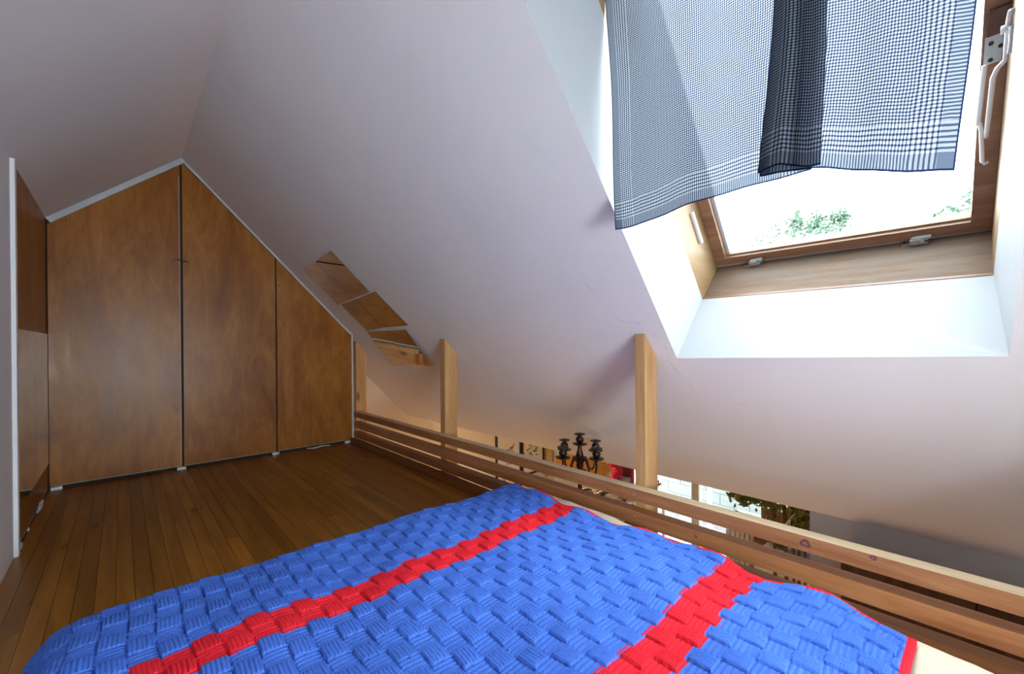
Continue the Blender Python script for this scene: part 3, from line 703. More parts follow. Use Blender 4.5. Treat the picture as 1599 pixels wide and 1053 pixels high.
# ------------------------------------------------------------------ crochet blanket
def blanket():
    C = .0462; step = .0017
    XE = 1.252; ul = XE + .075 + .22; v0, v1 = -.10, 1.345 - .082 + .0
    nu, nv = int(ul / step), int((v1 - v0) / step)
    u = np.linspace(0, ul, nu)[None, :].repeat(nv, 0); v = np.linspace(v0, v1, nv)[:, None].repeat(nu, 1)
    def bend(d, r):                                            # d: arc length past the start of the bend
        a = np.clip(d, 0, r * PI / 2) / r
        hor = np.where(d <= 0, d, r * np.sin(a)); drop = np.where(d <= 0, 0, r - r * np.cos(a) + np.clip(d - r * PI / 2, 0, None))
        return hor, drop
    hx, dx = bend(u - (XE + .06), .09); hy, dy = bend(-v + .0, .040)
    X = XE - (XE + .06) - hx                                   # = XE - u on top
    Y = 1.345 + hy
    # the loose right edge: scallops and a slight lift
    yv = Y
    edge = (np.interp(yv, [.06, .085, .15, .232, .33, .414, .495, .572, .68, .78, .88, .969, 1.03, 1.10, 1.2, 1.30, 1.37, 1.5],
                      [1.180, 1.186, 1.218, 1.236, 1.226, 1.214, 1.238, 1.266, 1.240, 1.228, 1.222, 1.212, 1.222, 1.240, 1.252, 1.262, 1.272, 1.272]) - XE)
    k = np.clip(1 - u / .55, 0, 1) ** 1.6
    X = X + edge * k
    lift = .010 * np.sin(yv * 27 + 1.0) * np.clip(1 - u / .12, 0, 1) ** 2
    wr = .004 * np.sin(u * 9 + v * 5) * np.sin(v * 7 - u * 3) + .003 * np.sin(u * 17 - v * 11)
    Z = np.maximum(.171 - dx - dy, .010) + lift + wr * np.clip((.166 - dx - dy) / .166, 0, 1)
    # knit relief
    uw = u + .006 * np.sin(v * 8 + 1) * np.sin(u * 5) + .003 * np.sin(v * 23); vw = v + .006 * np.sin(u * 7) + .003 * np.sin(u * 19 + v * 4)
    ci, cj = np.floor(uw / C).astype(int), np.floor(vw / C).astype(int)
    a, b = uw / C - ci, vw / C - cj
    A = ((ci + cj) % 2 == 0)
    pa, pb = np.abs(2 * a - 1), np.abs(2 * b - 1)
    rA = np.abs(np.sin(PI * 6 * a)) ** .7; rB = np.abs(np.sin(PI * 4 * b)) ** .7
    eb = np.clip(b / .08, 0, 1) * np.clip((1 - b) / .08, 0, 1); ea = np.clip(a / .08, 0, 1) * np.clip((1 - a) / .05, 0, 1)
    hA = .0095 * (1 - pa ** 10) * (1 - .22 * pb ** 5) + .0035 * (a - .4) * ea - .0044 * (1 - rA) * eb - .0055 * (a > .95)
    hB = .0050 * (1 - .55 * pb ** 8) * (1 - .45 * pa ** 4) - .0036 * (1 - rB) * ea - .0025 * (pb > .95)
    yarn = .0005 * np.sin(2 * PI * b * 9 + 3 * a) * A + .0005 * np.sin(2 * PI * a * 8) * (~A)
    rng = np.random.RandomState(2); jit = rng.uniform(.85, 1.12, (200, 200))[(ci % 200), (cj % 200)]
    h = np.where(A, hA, hB) * jit + yarn
    # tight red edging
    near = v1 - v
    ed = (u < .011) | (near < .014)
    hb = np.where(u < .011, .005 * np.sqrt(np.clip(1 - ((u - .0055) / .0055) ** 2, 0, 1)), .005 * np.sqrt(np.clip(1 - ((near - .007) / .007) ** 2, 0, 1)))
    h = np.where(ed, hb + .0008 * np.sin(2 * PI * (u + v) / .006), h)
    P = np.stack([X, Y, Z], -1)
    du_ = np.gradient(P, axis=1); dv_ = np.gradient(P, axis=0)
    n = np.cross(du_, dv_); n /= np.linalg.norm(n, axis=-1, keepdims=True) + 1e-12
    if n[nv // 2, nu // 3, 2] < 0: n = -n
    h = h * np.where(v < .02, .55, 1.0)
    P = P + n * h[..., None]
    P[..., 2] = np.maximum(P[..., 2], .004)
    # colours
    row = cj
    red = ((row == 6) | (row == 7) | (row == 19) | (row == 20))
    # carried yarn shows past the stripe on alternate cells
    spill = ((row == 5) & ~A & (b > .80)) | ((row == 8) & ~A & (b < .2)) | ((row == 18) & ~A & (b > .80)) | ((row == 21) & ~A & (b < .2))
    inn = ((row == 6) & ~A & (b < .14)) | ((row == 20) & ~A & (b > .86))
    red = (red & ~inn) | (spill & (np.sin(2 * PI * b * 5 / .2 * .2) > -.2)) | ed
    blue = np.array([.072, .178, .63]); rd = np.array([.78, .026, .042])
    colr = np.where(red[..., None], rd, blue)
    tone = rng.uniform(.93, 1.07, (200, 200))[(ci % 200), (cj % 200)][..., None]
    colr = colr * tone
    vis = np.ones((nv, nu))
    N = nu * nv
    me = bpy.data.meshes.new('crochet_blanket')
    idx = np.arange(N).reshape(nv, nu)
    quads = np.stack([idx[:-1, :-1], idx[1:, :-1], idx[1:, 1:], idx[:-1, 1:]], -1).reshape(-1, 4)
    me.vertices.add(N); me.vertices.foreach_set('co', P.reshape(-1).astype(np.float32))
    me.loops.add(quads.size); me.loops.foreach_set('vertex_index', quads.reshape(-1).astype(np.int32))
    me.polygons.add(len(quads)); me.polygons.foreach_set('loop_start', np.arange(0, quads.size, 4, dtype=np.int32))
    try: me.polygons.foreach_set('loop_total', np.full(len(quads), 4, np.int32))
    except Exception: pass
    me.update(calc_edges=True)
    at = me.attributes.new('yarn', 'FLOAT_COLOR', 'POINT')
    at.data.foreach_set('color', np.concatenate([colr, np.ones((nv, nu, 1))], -1).reshape(-1).astype(np.float32))
    me.polygons.foreach_set('use_smooth', np.ones(len(quads), bool))
    return tag(link('crochet_blanket', me, M['wool']), 'thick blue basket-weave crochet blanket with two red stripes spread over the mattress', 'blanket')
blanket()
# ------------------------------------------------------------------ wardrobe doors set in the knee wall of the room below
wd = thing('wardrobe', 'dark brown wooden wardrobe front standing against the grey knee wall', 'wardrobe', (2.13, -0.30, ZL))
bm = B(); box(bm, -.03, .034, -.62, .666, 0, 2.285); obj('carcass', bm, M['walnut'], wd, bevel=.003)
for y0, y1 in ((-.61, .300), (.304, .660)):
    bm = B(); box(bm, -.046, -.031, y0, y1, .02, 2.275); d_ = obj('door', bm, M['walnut'], wd, bevel=.003)
    bm = B(); tube(bm, [(-.060, y0 + .03, 1.0), (-.060, y0 + .03, 1.15)], .006, 8); obj('handle', bm, M['steel'], d_)

# ------------------------------------------------------------------ glazed bay: window_2
ws = [(0.484, 1.17, ZL, 0.1), (3.05, YX, ZL, 0.1), (1.17, 3.05, -0.60, 0.1), (1.17, 1.69, ZL, -.955), (1.69, 3.05, ZL, -2.15)]
bm = B()
for y0, y1, z0, z1 in ws: box(bm, XW, XW + .12, y0, y1, z0, z1)
struct(obj('wall_bay', bm, M['white_wall']))
w2 = struct(empty('window_2', (XW, 2.1, -1.0))); O2 = Vector(w2.location)
def wpart(name, m, b_, parent=None, bev=.003):
    bm = B(); box(bm, b_[0] - O2.x, b_[1] - O2.x, b_[2] - O2.y, b_[3] - O2.y, b_[4] - O2.z, b_[5] - O2.z)
    return obj(name, bm, m, parent or w2, bevel=bev)
wpart('mullion', M['cream_paint'], (XW - .01, XW + .07, 2.035, 2.115, -2.15, -.60))
wpart('mullion', M['cream_paint'], (XW - .01, XW + .07, 1.655, 1.69, -2.15, -.955))
wpart('side_frame', M['cream_paint'], (XW - .01, XW + .07, 1.17, 1.20, -.955, -.60))
wpart('side_frame', M['cream_paint'], (XW - .01, XW + .07, 3.02, 3.05, -2.15, -.60))
wpart('top_frame', M['cream_paint'], (XW - .01, XW + .07, 1.17, 3.05, -.63, -.60))
wpart('bottom_frame', M['cream_paint'], (XW - .01, XW + .07, 1.69, 3.05, -2.15, -2.09))
wpart('window_sill', M['oak'], (XW - .26, XW + .05, 1.14, 1.675, -.985, -.955), None, .004)
wpart('pane', M['glass'], (XW + .03, XW + .036, 1.17, 2.05, -2.12, -.61), None, 0)
wpart('pane', M['glass'], (XW + .03, XW + .036, 2.10, 3.04, -2.12, -.61), None, 0)
sh = thing('wooden_shutter', 'dark brown wooden shutter panel at the right end of the lower window', 'shutter', (XW - .03, 0.95, ZL))
for k in range(4):
    bm = B(); box(bm, -.02, .02, -.20 + k * .105, -.098 + k * .105, 0.01, 2.30); obj('board', bm, M['walnut'], sh, bevel=.004)
bm = B(); box(bm, -.035, -.02, -.20, .218, .5, .6); obj('ledger', bm, M['walnut'], sh, bevel=.003)
bm = B(); box(bm, -.035, -.02, -.20, .218, 1.7, 1.8); obj('ledger', bm, M['walnut'], sh, bevel=.003)
rd_ = thing('radiator', 'white ribbed radiator under the lower window sill', 'radiator', (XW - .10, 1.575, -2.2))
for k in range(6):
    bm = B(); box(bm, -.05, .05, -.13 + k * .044, -.13 + k * .044 + .034, .08, 1.12); obj('rib', bm, M['whitemetal'], rd_, bevel=.008, seg=2)
for z in (.12, 1.05):
    bm = B(); tube(bm, [(0, -.14, z), (0, .14, z)], .018, 8); obj('pipe', bm, M['whitemetal'], rd_)
for y in (-.1, .1):
    bm = B(); box(bm, -.03, .03, y - .015, y + .015, -.15, .08); obj('foot', bm, M['whitemetal'], rd_)
cb = thing('pine_cabinet', 'pale yellow pine cabinet beside the radiator below', 'cabinet', (4.42, 1.305, ZL))
bm = B(); box(bm, -.14, .14, -.12, .115, 0.04, 1.27); obj('body', bm, M['oak'], cb, bevel=.003)
bm = B(); box(bm, -.155, -.141, -.115, .11, .08, 1.24); dd = obj('door', bm, M['oak'], cb, bevel=.004)
bm = B(); tube(bm, [(-.156, .10, .8), (-.175, .10, .8)], .012, 10); obj('knob', bm, M['bronze'], dd)
bm = B(); box(bm, -.13, .13, -.11, .11, 0, .04); obj('plinth', bm, M['walnut'], cb)

# slatted planter on the sill
pl_ = thing('slatted_planter', 'brown slatted wooden planter standing on the lower window sill', 'planter', (XW - .13, 1.265, -.955))
for k in range(9):
    y = -.085 + k * .0205
    for xx in (-.085, .075):
        bm = B(); box(bm, xx, xx + .010, y, y + .017, .004, .20); obj('slat', bm, M['slat'], pl_, bevel=.001)
for z in (.02, .17):
    bm = B(); box(bm, -.075, .075, -.085, .10, z, z + .012); obj('hoop', bm, M['slat'], pl_)
def leafmesh(name, par, centers, n, size, m, flat=.6, stuff=True):
    V = []; Fc = []
    for _ in range(n):
        c, r = random.choice(centers)
        d = Vector((random.gauss(0, 1), random.gauss(0, 1), random.gauss(0, 1) * flat)); d.normalize(); d *= r * random.random() ** .45
        d.z *= flat; p = Vector(c) + d
        a = Vector((random.gauss(0, 1), random.gauss(0, 1), random.gauss(0, .6) - .3)).normalized(); b_ = a.cross(Vector((random.gauss(0, .4), random.gauss(0, .4), 1))).normalized()
        s_ = size * random.uniform(.6, 1.3); u_ = a.cross(b_) * s_ * .12; k = len(V)
        V += [p, p + a * s_ * .5 + b_ * s_ * .24 + u_, p + a * s_, p + a * s_ * .5 - b_ * s_ * .24 + u_]; Fc += [(k, k + 1, k + 2, k + 3)]
    me = bpy.data.meshes.new(name); me.from_pydata([tuple(v) for v in V], [], Fc); o = link(name, me, m, par); o['kind'] = 'stuff'; return o
random.seed(21)
p1 = thing('potted_tree', 'small leafy tree on two thin bare stems, in front of the lower window', 'plant', (3.2, 0.90, ZL))
bm = B(); lathe(bm, [(.12, 0), (.17, .30), (.185, .30), (.185, .34), (.16, .34), (.155, .31), (.0, .31)], 20); obj('pot', bm, M['terracotta'], p1, smooth=False)
tr1 = bez((.0, .01, .30), (.02, .02, .9), (-.01, .0, 1.5), (.0, .02, 2.10), 16); tr2 = bez((.02, -.03, .30), (.0, -.05, .9), (.03, -.06, 1.4), (.0, -.045, 2.06), 16)
for t_ in (tr1, tr2):
    bm = B(); tube(bm, t_, [.016 - .006 * i / 16 for i in range(17)], 7); obj('stem', bm, M['bark'], p1, smooth=True)
leafmesh('foliage', p1, [((-.02, .10, 2.07), .12), ((0, -.02, 2.09), .13), ((.02, .03, 2.14), .17), ((-.05, .20, 2.07), .10), ((0, -.10, 2.13), .09)], 620, .05, M['leaf'], .55)
p2 = thing('leaning_plant', 'leafy plant tied to a slanting cane, beside the grey wall edge', 'plant', (2.95, 0.74, ZL))
bm = B(); lathe(bm, [(.08, 0), (.11, .22), (.125, .22), (.125, .25), (.10, .25), (.10, .23), (0, .23)], 18); obj('pot', bm, M['terracotta'], p2)
for dx, dy in ((0, -.02), (.02, .01), (-.01, -.05)):
    bm = B(); tube(bm, bez((dx * .5, dy * .5, .23), (dx, dy, .9), (dx, dy - .01, 1.6), (dx * 1.3, dy * 1.2 + .0, 2.16), 12), .009, 6); obj('stem', bm, M['bark'], p2, smooth=True)
bm = B(); tube(bm, [(-.02, .09, 1.94), (.03, -.06, 2.20)], .006, 6); obj('cane', bm, M['whitemetal'], p2)
leafmesh('foliage', p2, [((0, -.03, 2.14), .07), ((.0, -.04, 2.06), .05), ((0, .05, 2.00), .05), ((.01, -.045, 1.97), .04)], 200, .05, M['leaf'], .9)
cbn = thing('white_side_cabinet', 'tall white side cabinet holding a white bag and blue towels', 'cabinet', (3.62, 0.80, ZL))
bm = B(); box(bm, -.20, .20, -.30, .31, .05, 1.49); obj('body', bm, M['whitemetal'], cbn, bevel=.004)
for y0, y1 in ((-.295, .003), (.007, .305)):
    bm = B(); box(bm, -.216, -.201, y0, y1, .07, 1.47); dd = obj('door', bm, M['whitemetal'], cbn, bevel=.003)
    bm = B(); tube(bm, [(-.217, y1 - .03, .9), (-.235, y1 - .03, .9)], .010, 10); obj('knob', bm, M['steel'], dd)
bm = B(); box(bm, -.19, .19, -.29, .30, 0, .05); obj('plinth', bm, M['walnut'], cbn)
def blob(name, c, r, m, lab, cat, seed, sq=(1, 1, 1), amp=.25, fr=2.0, flatb=True):
    bm = B(); bmesh.ops.create_icosphere(bm, subdivisions=4, radius=1)
    for v in bm.verts:
        n = mnoise.noise(v.co * fr + Vector((seed, 0, 0))) * amp + mnoise.noise(v.co * fr * 3 + Vector((0, seed, 0))) * amp * .35
        q = v.co * (1 + n); v.co = Vector((q.x * r * sq[0], q.y * r * sq[1], q.z * r * sq[2]))
    lo = min(v.co.z for v in bm.verts)
    if flatb:
        cut = lo * .8
        for v in bm.verts: v.co.z = max(v.co.z, cut)
        lo = cut
    for v in bm.verts: v.co.z -= lo
    o = tag(obj(name, bm, m, None, True), lab, cat); o.location = c; return o
blob('white_bag', (3.58, 1.045, -.86), .075, M['white'], 'crumpled white bag on the white side cabinet behind the plant stems', 'bag', 4, (1, .85, .9), .3, 2.4)
for k, (mm, lab) in enumerate((('towel2', 'dark teal folded towel, lower of the two on the white cabinet'), ('towel', 'light blue folded towel, upper of the two on the white cabinet'))):
    bm = B(); n = 40; prof = []
    for i in range(n):
        a = 2 * PI * i / n; ca, sa = math.cos(a), math.sin(a)
        prof.append((.095 * math.copysign(abs(ca) ** .5, ca) * (1 + .05 * math.sin(5 * a + k)), .030 * math.copysign(abs(sa) ** .6, sa) + .031 + .004 * math.sin(7 * a)))
    prism(bm, [(-.12, y, z) for y, z in prof], (.22, 0, 0))
    o = tag(obj('folded_towel', bm, M[mm], bevel=.004, seg=2), lab, 'towel', 'folded towels on the white cabinet'); o.location = (3.58, .865, -.859 + k * .064)

# ------------------------------------------------------------------ prints on the gable of the bay
def framed(label, x0, x1, z0, z1, fw, mf, paper, marks, cat='picture', grp=None):
    t = thing('framed_print', label, cat, ((x0 + x1) / 2, YX - .012, z0), grp); ox = t.location.x; wv = (x1 - x0) / 2; hh = z1 - z0
    bm = B(); box(bm, -wv + fw, wv - fw, -.003, .008, fw, hh - fw); pp_ = obj('paper', bm, M[paper], t)
    for a0, a1, b0, b1 in ((-wv, -wv + fw, 0, hh), (wv - fw, wv, 0, hh), (-wv + fw, wv - fw, 0, fw), (-wv + fw, wv - fw, hh - fw, hh)):
        bm = B(); box(bm, a0, a1, -.014, .011, b0, b1); obj('frame_bar', bm, M[mf], t, bevel=.002)
    for mm, pts, r in marks:
        bm = B(); tube(bm, [(x, -.0032, z) for x, z in pts], r, 5)
        for v in bm.verts: v.co.y = -.0032 + (v.co.y + .0032) * .12
        obj('brush_mark', bm, M[mm], pp_)
random.seed(9)
def sprig(cx, cz, s, cols, n):
    mk = []
    for i in range(n):
        a = random.uniform(0, 2 * PI); l = s * random.uniform(.35, .9); x, z = cx + random.gauss(0, s * .35), cz + random.gauss(0, s * .25)
        mk.append((random.choice(cols), [(x, z), (x + l * .3 * math.cos(a) + .01, z + l * .3 * math.sin(a)), (x + l * .5 * math.cos(a + .5), z + l * .5 * math.sin(a + .5))], s * .045))
    return mk
framed('cream print of twisted brown branches, framed in black, lower left on the gable', 3.50, 3.935, -1.55, -.30, .022, 'blackwood', 'paper', sprig(-.03, .87, .22, ['umber', 'umber', 'rust'], 16) + sprig(-.1, .52, .16, ['umber', 'rust'], 12), 'picture', 'black framed prints on the gable')
framed('cream print of a flowering branch with green leaves, framed in black', 3.95, 4.385, -1.00, -.25, .028, 'blackwood', 'paper', sprig(.0, .33, .20, ['rust', 'leafprint', 'umber', 'leafprint'], 14) + [('umber', [(-.12, .44), (-.02, .46), (.05, .45)], .022)], 'picture', 'black framed prints on the gable')
framed('small yellow print in a brown wooden frame beside the corner', 4.42, 4.58, -1.1, -.2, .02, 'oak', 'yellowpaper', [])

# ------------------------------------------------------------------ tall bookcase with its clutter
bk = thing('bookcase', 'tall wooden bookcase in the room below carrying the lamp and clutter', 'bookcase', (3.10, 2.40, ZL)); hB_ = -.80 - ZL
for x0, x1 in ((-.62, -.595), (.595, .62)):
    bm = B(); box(bm, x0, x1, -.24, .24, 0, hB_ - .025); obj('side_panel', bm, M['oak'], bk, bevel=.002)
for z in (.08, .5, .9, 1.25, hB_ - .025):
    bm = B(); top = z > 1.3; box(bm, -.62 if top else -.594, .62 if top else .594, -.25 if top else -.23, .24, z, z + .024); obj('shelf', bm, M['oak'], bk, bevel=.002)
bm = B(); box(bm, -.594, .594, .225, .235, .08, hB_ - .03); obj('back_panel', bm, M['oak'], bk)
ZT_ = -.80 + .0005
lm = thing('table_lamp', 'lit table lamp with a wide amber shade on the bookcase', 'lamp', (3.02, 2.40, ZT_))
bm = B(); lathe(bm, [(.09, 0), (.095, .012), (.05, .03), (.02, .06), (.03, .12), (.045, .18), (.02, .26), (.014, .30), (.014, .44)], 20); obj('base', bm, M['bronze'], lm, smooth=True)
bm = B(); n = 28; prof = [(.275, .44), (.262, .475), (.225, .53), (.16, .58), (.09, .61), (.03, .62)]
lathe(bm, prof + [(.028, .612), (.088, .602), (.157, .572), (.221, .523), (.257, .47), (.271, .44)], n); obj('shade', bm, M['amber'], lm, smooth=True)
bm = B(); bmesh.ops.create_icosphere(bm, subdivisions=3, radius=.032)
for v in bm.verts: v.co.z = v.co.z * 1.25 + .47
obj('bulb', bm, M['bulb'], lm, smooth=True)
lp = point('table_lamp_bulb', (3.02, 2.40, ZT_ + .40), 9, (1.0, 0.66, 0.36), .03)
bm = B()
bx_ = thing('wicker_box', 'tall woven storage box under the red ruffled cushion', 'box', (3.46, 2.34, ZT_))
bm = B(); box(bm, -.10, .10, -.10, .10, 0, .29); obj('body', bm, M['slat'], bx_, bevel=.006)
for z in (.03, .09, .15, .21, .27):
    bm = B(); box(bm, -.103, .103, -.103, .103, z, z + .014); obj('band', bm, M['oak'], bx_, bevel=.004)
blob('ruffled_cushion', (3.42, 2.32, ZT_ + .291), .088, M['redcloth'], 'round red ruffled cushion on top of the woven box', 'cushion', 8, (1, .8, 1), .35, 3.2)
bm = B(); bmesh.ops.create_grid(bm, x_segments=10, y_segments=24, size=1)
for v in bm.verts:
    t = v.co.y; a = v.co.x
    x = .112 + .004 * math.sin(a * 6) if t < .2 else .112 - (t - .2) * .14
    z = .296 + .002 * math.sin(a * 5) if t > .2 else .296 - (.2 - t) * .22
    v.co = Vector((x, a * .075 - .03, z))
bmesh.ops.solidify(bm, geom=bm.faces[:], thickness=.006)
o = tag(obj('grey_cloth', bm, M['greycloth'], None, True), 'pale grey cloth hanging over the right side of the woven box', 'cloth'); o.location = (3.46, 2.34, ZT_)
rbk = thing('red_folder', 'dark red upright folder at the right end of the bookcase top', 'folder', (3.645, 2.38, ZT_))
bm = B(); box(bm, -.028, .028, -.12, .12, 0, .36); obj('cover', bm, M['darkred'], rbk, bevel=.003)
bm = B(); box(bm, -.024, .024, -.124, -.1205, .01, .35); obj('spine', bm, M['redcloth'], rbk)
jar = tag(obj('clay_jug', lathe(B(), [(.05, 0), (.085, .05), (.10, .14), (.09, .24), (.05, .32), (.04, .37), (.055, .41), (.047, .41), (.035, .37)], 20), M['clay'], None, True), 'tan clay jug at the left end of the bookcase top', 'jug'); jar.location = (2.66, 2.24, ZT_)
bm = B(); zb = thing('striped_vase', 'black and white zebra striped vase between jug and lamp', 'vase', (2.86, 2.20, ZT_))
lathe(bm, [(.045, 0), (.07, .08), (.075, .18), (.055, .26), (.04, .31), (.06, .35), (.052, .35), (.034, .31)], 20); obj('body', bm, M['zebra'], zb, smooth=True)
def bxthing(name, lab, cat, c, d, m, m2, h0=0.0):
    t = thing(name, lab, cat, c); bm = B(); box(bm, -d[0] / 2, d[0] / 2, -d[1] / 2, d[1] / 2, 0, d[2] * .78); obj('body', bm, M[m], t, bevel=.003)
    bm = B(); box(bm, -d[0] / 2 - .003, d[0] / 2 + .003, -d[1] / 2 - .003, d[1] / 2 + .003, d[2] * .78 + .0004, d[2]); obj('lid', bm, M[m2], t, bevel=.003)
bxthing('white_box', 'white lidded box with dark glasses lying on it', 'box', (3.07, 2.21, ZT_), (.20, .11, .27), 'white', 'paper')
gs = thing('dark_glasses', 'dark folded sunglasses lying on the white lidded box', 'glasses', (3.09, 2.20, ZT_ + .2705))
for x in (-.038, .038):
    bm = B(); lathe(bm, [(.024, 0), (.030, .004), (.030, .012), (.024, .016)], 16, (x, 0, .0)); obj('lens', bm, M['black'], gs)
bm = B(); tube(bm, [(-.012, 0, .012), (0, 0, .016), (.012, 0, .012)], .004, 6); obj('bridge', bm, M['black'], gs)
for s_ in (-1, 1):
    bm = B(); tube(bm, [(s_ * .066, .0, .008), (s_ * .06, .05, .010), (s_ * -.02, .055 + .006 * s_, .010)], .003, 6); obj('temple', bm, M['black'], gs)
bxthing('grey_box', 'grey lidded box beside the white box on the bookcase', 'box', (3.235, 2.215, ZT_), (.11, .12, .18), 'greycloth', 'grey_wall')
bxthing('pink_box', 'small pale pink box in front of the woven box', 'box', (3.335, 2.19, ZT_), (.075, .09, .13), 'pinkbox', 'pinkbox')
bm = B(); tk = thing('striped_tin', 'small white tin with pink stripes at the front right', 'tin', (3.50, 2.19, ZT_))
lathe(bm, [(.045, 0), (.045, .09)], 20); obj('body', bm, M['pinkstripe'], tk)
bm = B(); lathe(bm, [(.047, .0905), (.047, .105), (.043, .108)], 20); obj('lid', bm, M['white'], tk)

# ------------------------------------------------------------------ candelabra on its stand
st = thing('plant_stand', 'slim dark wooden stand carrying the candelabra below the loft edge', 'stand', (1.82, 1.45, ZL))
bm = B(); box(bm, -.11, .11, -.11, .11, 2.15, 2.175); obj('top', bm, M['walnut'], st, bevel=.004)
for sx_ in (-1, 1):
    for sy_ in (-1, 1):
        bm = B(); hexa(bm, [(sx_ * .11 + a, sy_ * .11 + b_, 0) for a, b_ in ((-.012, -.012), (.012, -.012), (.012, .012), (-.012, .012))] + [(sx_ * .085 + a, sy_ * .085 + b_, 2.149) for a, b_ in ((-.015, -.015), (.015, -.015), (.015, .015), (-.015, .015))])
        obj('leg', bm, M['walnut'], st, bevel=.002)
bm = B(); box(bm, -.10, .10, -.10, .10, .55, .57); obj('shelf', bm, M['walnut'], st)
cz = ZL + 2.1755; ct = thing('candelabra', 'dark bronze five-armed candelabra rising above the railing', 'candelabra', (1.82, 1.45, cz)); hC = .292 - cz
bm = B(); lathe(bm, [(.075, 0), (.078, .008), (.06, .02), (.03, .035), (.014, .06), (.020, .075), (.012, .09), (.012, hC - .27), (.020, hC - .255), (.013, hC - .24), (.024, hC - .215), (.012, hC - .195), (.022, hC - .17), (.013, hC - .15), (.024, hC - .125), (.016, hC - .10), (.010, hC - .075), (.010, hC - .062)], 18); obj('stem', bm, M['bronze'], ct, smooth=True)
def cup(x, y, z):
    bm = B(); lathe(bm, [(.008, -.010), (.014, -.004), (.038, .004), (.040, .008), (.034, .009), (.012, .011)], 18, (x, y, z)); p_ = obj('drip_pan', bm, M['bronze'], ct, smooth=True)
    bm = B(); lathe(bm, [(.008, .0112), (.017, .017), (.0225, .029), (.019, .041), (.011, .047), (.011, .051), (.030, .058), (.031, .061), (.010, .0605), (.009, .05)], 18, (x, y, z)); q = obj('candle_cup', bm, M['bronze'], ct, smooth=True)
cup(0, 0, hC - .061)
th0 = math.atan2(Rv.y, Rv.x) + .62
for k in range(4):
    a = th0 + k * PI / 2; dx, dy = math.cos(a), math.sin(a); r = .122; zc = hC - .115
    pts = bez((dx * .015, dy * .015, hC - .165), (dx * .06, dy * .06, hC - .065), (dx * .055, dy * .055, hC - .235), (dx * .10, dy * .10, hC - .205), 14)[:-1] + bez((dx * .10, dy * .10, hC - .205), (dx * r, dy * r, hC - .19), (dx * r, dy * r, hC - .16), (dx * r, dy * r, zc - .009), 7)
    bm = B(); tube(bm, pts, .0052, 8); obj('arm', bm, M['bronze'], ct, smooth=True); cup(dx * r, dy * r, zc)
    bm = B(); tube(bm, bez((dx * .018, dy * .018, hC - .20), (dx * .05, dy * .05, hC - .19), (dx * .05, dy * .05, hC - .235), (dx * .03, dy * .03, hC - .225), 8), .0042, 6); obj('scroll', bm, M['bronze'], ct, smooth=True)

# small flowers on a stool just inside the glass
fp = thing('flower_pot', 'small pot of dark red and black flowers near the lower window', 'plant', (4.34, 2.44, ZL + .10))
bm = B(); box(bm, -.10, .10, -.10, .10, 1.28, 1.31); obj('stool_top', bm, M['cream_paint'], fp, bevel=.004)
for a in (-1, 1):
    for b_ in (-1, 1):
        bm = B(); box(bm, a * .085 - .012, a * .085 + .012, b_ * .085 - .012, b_ * .085 + .012, -.10, 1.279); obj('leg', bm, M['cream_paint'], fp)
bm = B(); lathe(bm, [(.04, 1.311), (.06, 1.40), (.065, 1.41), (.05, 1.41), (.045, 1.39), (0, 1.39)], 16); obj('pot', bm, M['white'], fp)
leafmesh('foliage', fp, [((0, 0, 1.46), .07), ((0, .05, 1.50), .05)], 90, .05, M['leafdark'], .8)
leafmesh('blossom', fp, [((-.02, -.02, 1.50), .06), ((0, -.06, 1.48), .04)], 40, .04, M['redcloth'], .8)

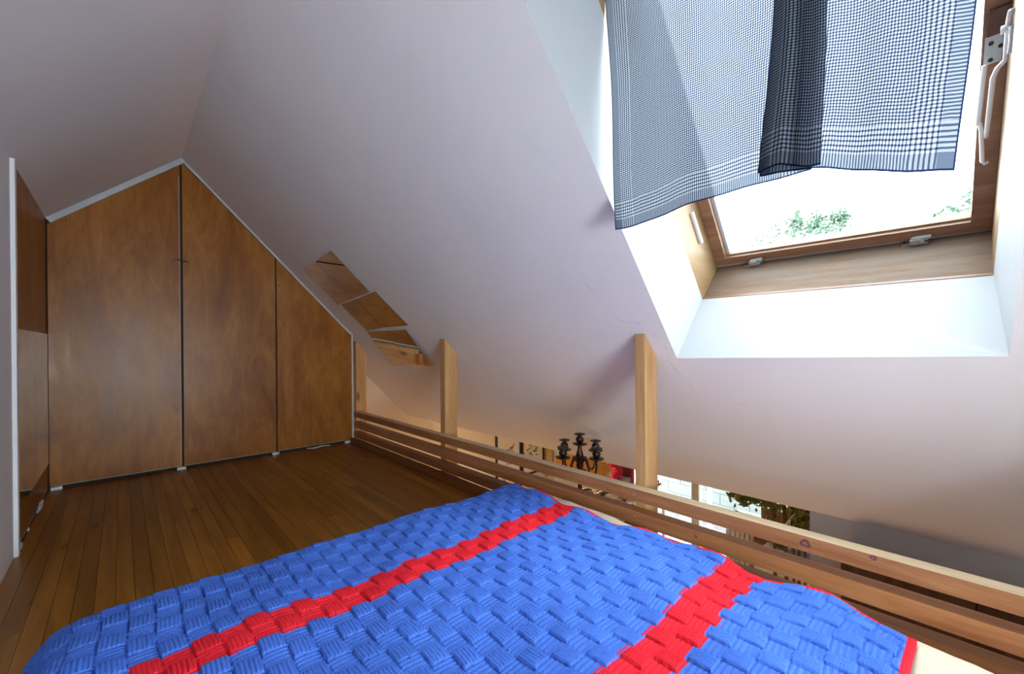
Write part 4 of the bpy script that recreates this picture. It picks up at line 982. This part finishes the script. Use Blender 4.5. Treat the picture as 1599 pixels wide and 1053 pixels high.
# ------------------------------------------------------------------ outside
bm = B(); box(bm, XW + .13, 40, -30, 30, -2.7, -2.6); struct(obj('ground', bm, M['paving']))
shade_roof = struct(empty('ceiling', (XW + .14, 0, .30)))  # unseen porch roof, added to cut sky light into the bay
for k in range(14):
    bm = B(); box(bm, 0, 3.0, -1.8 + k * .45 + .004, -1.8 + (k + 1) * .45, 0, .05); obj('shade_roof_plank', bm, M['walnut'], shade_roof)
bm = B(); box(bm, .86, .96, -1.8, 4.5, -.10, -.001); obj('shade_roof_beam', bm, M['walnut'], shade_roof)
pp_ = tag(obj('porch_post', tube(B(), [(5.6, 2.36, -2.6), (5.6, 2.33, 0.195)], .03, 10), M['greycloth']), 'slim pale grey porch post standing outside the lower window', 'post')
gt = thing('garden_table', 'pale grey garden table standing outside the lower window', 'table', (5.75, 3.05, -2.6))
bm = B(); box(bm, -.35, .35, -.40, .40, .70, .735); obj('tabletop', bm, M['palegrey'], gt, bevel=.006)
for a in (-1, 1):
    for b_ in (-1, 1):
        bm = B(); box(bm, a * .30 - .025, a * .30 + .025, b_ * .35 - .025, b_ * .35 + .025, 0, .699); obj('leg', bm, M['palegrey'], gt, bevel=.003)
gw = thing('garden_wall', 'low pale grey block wall across the yard outside', 'wall', (8.2, 3.4, -2.6))
for r_ in range(4):
    for k in range(9):
        y = -2.2 + k * .5 + (r_ % 2) * .25
        bm = B(); box(bm, -.1, .1, y + .004, y + .496, r_ * .2 + .003, r_ * .2 + .197); obj('block', bm, M['palegrey'], gw, bevel=.006)
def tree(lab, x, y, top, rad, n, seed, spires):
    random.seed(seed); t = thing('garden_tree', lab, 'tree', (x, y, -2.6), 'trees outside the skylight'); hh = top + 2.6
    bm = B(); tube(bm, bez((0, 0, 0), (.1, .05, hh * .3), (-.1, 0, hh * .6), (0, 0, hh * .9), 12), [.16 - .011 * i for i in range(13)], 8); obj('trunk', bm, M['bark'], t, smooth=True)
    cs = []
    for (dy, dz, r) in spires: cs.append(((random.uniform(-.3, .3), dy, hh + dz), r))
    for _ in range(26):
        a = random.uniform(0, 2 * PI); q = rad * math.sqrt(random.random()); cs.append(((q * math.cos(a), q * math.sin(a), hh - rad * random.uniform(.5, 1.3) - .3 * q), rad * .33))
    leafmesh('foliage', t, cs, n, .12, M['leafdark'], 1.25)
tree('pale green tree whose feathery top shows low in the skylight', 9.2, 1.95, 2.95, 1.15, 5200, 3, [(.30, -.05, .20), (.30, .12, .10), (.05, -.15, .28), (-.25, -.1, .22), (-.35, .02, .12), (.62, -.3, .3), (-.55, -.42, .3), (.0, .03, .14), (.85, -.50, .28), (1.05, -.68, .25), (-.75, -.60, .22)])
tree('pale tree at the right edge of the skylight glass', 9.6, 0.05, 2.98, .75, 2600, 8, [(.0, -.1, .25), (.2, -.2, .25), (-.2, 0, .25)])
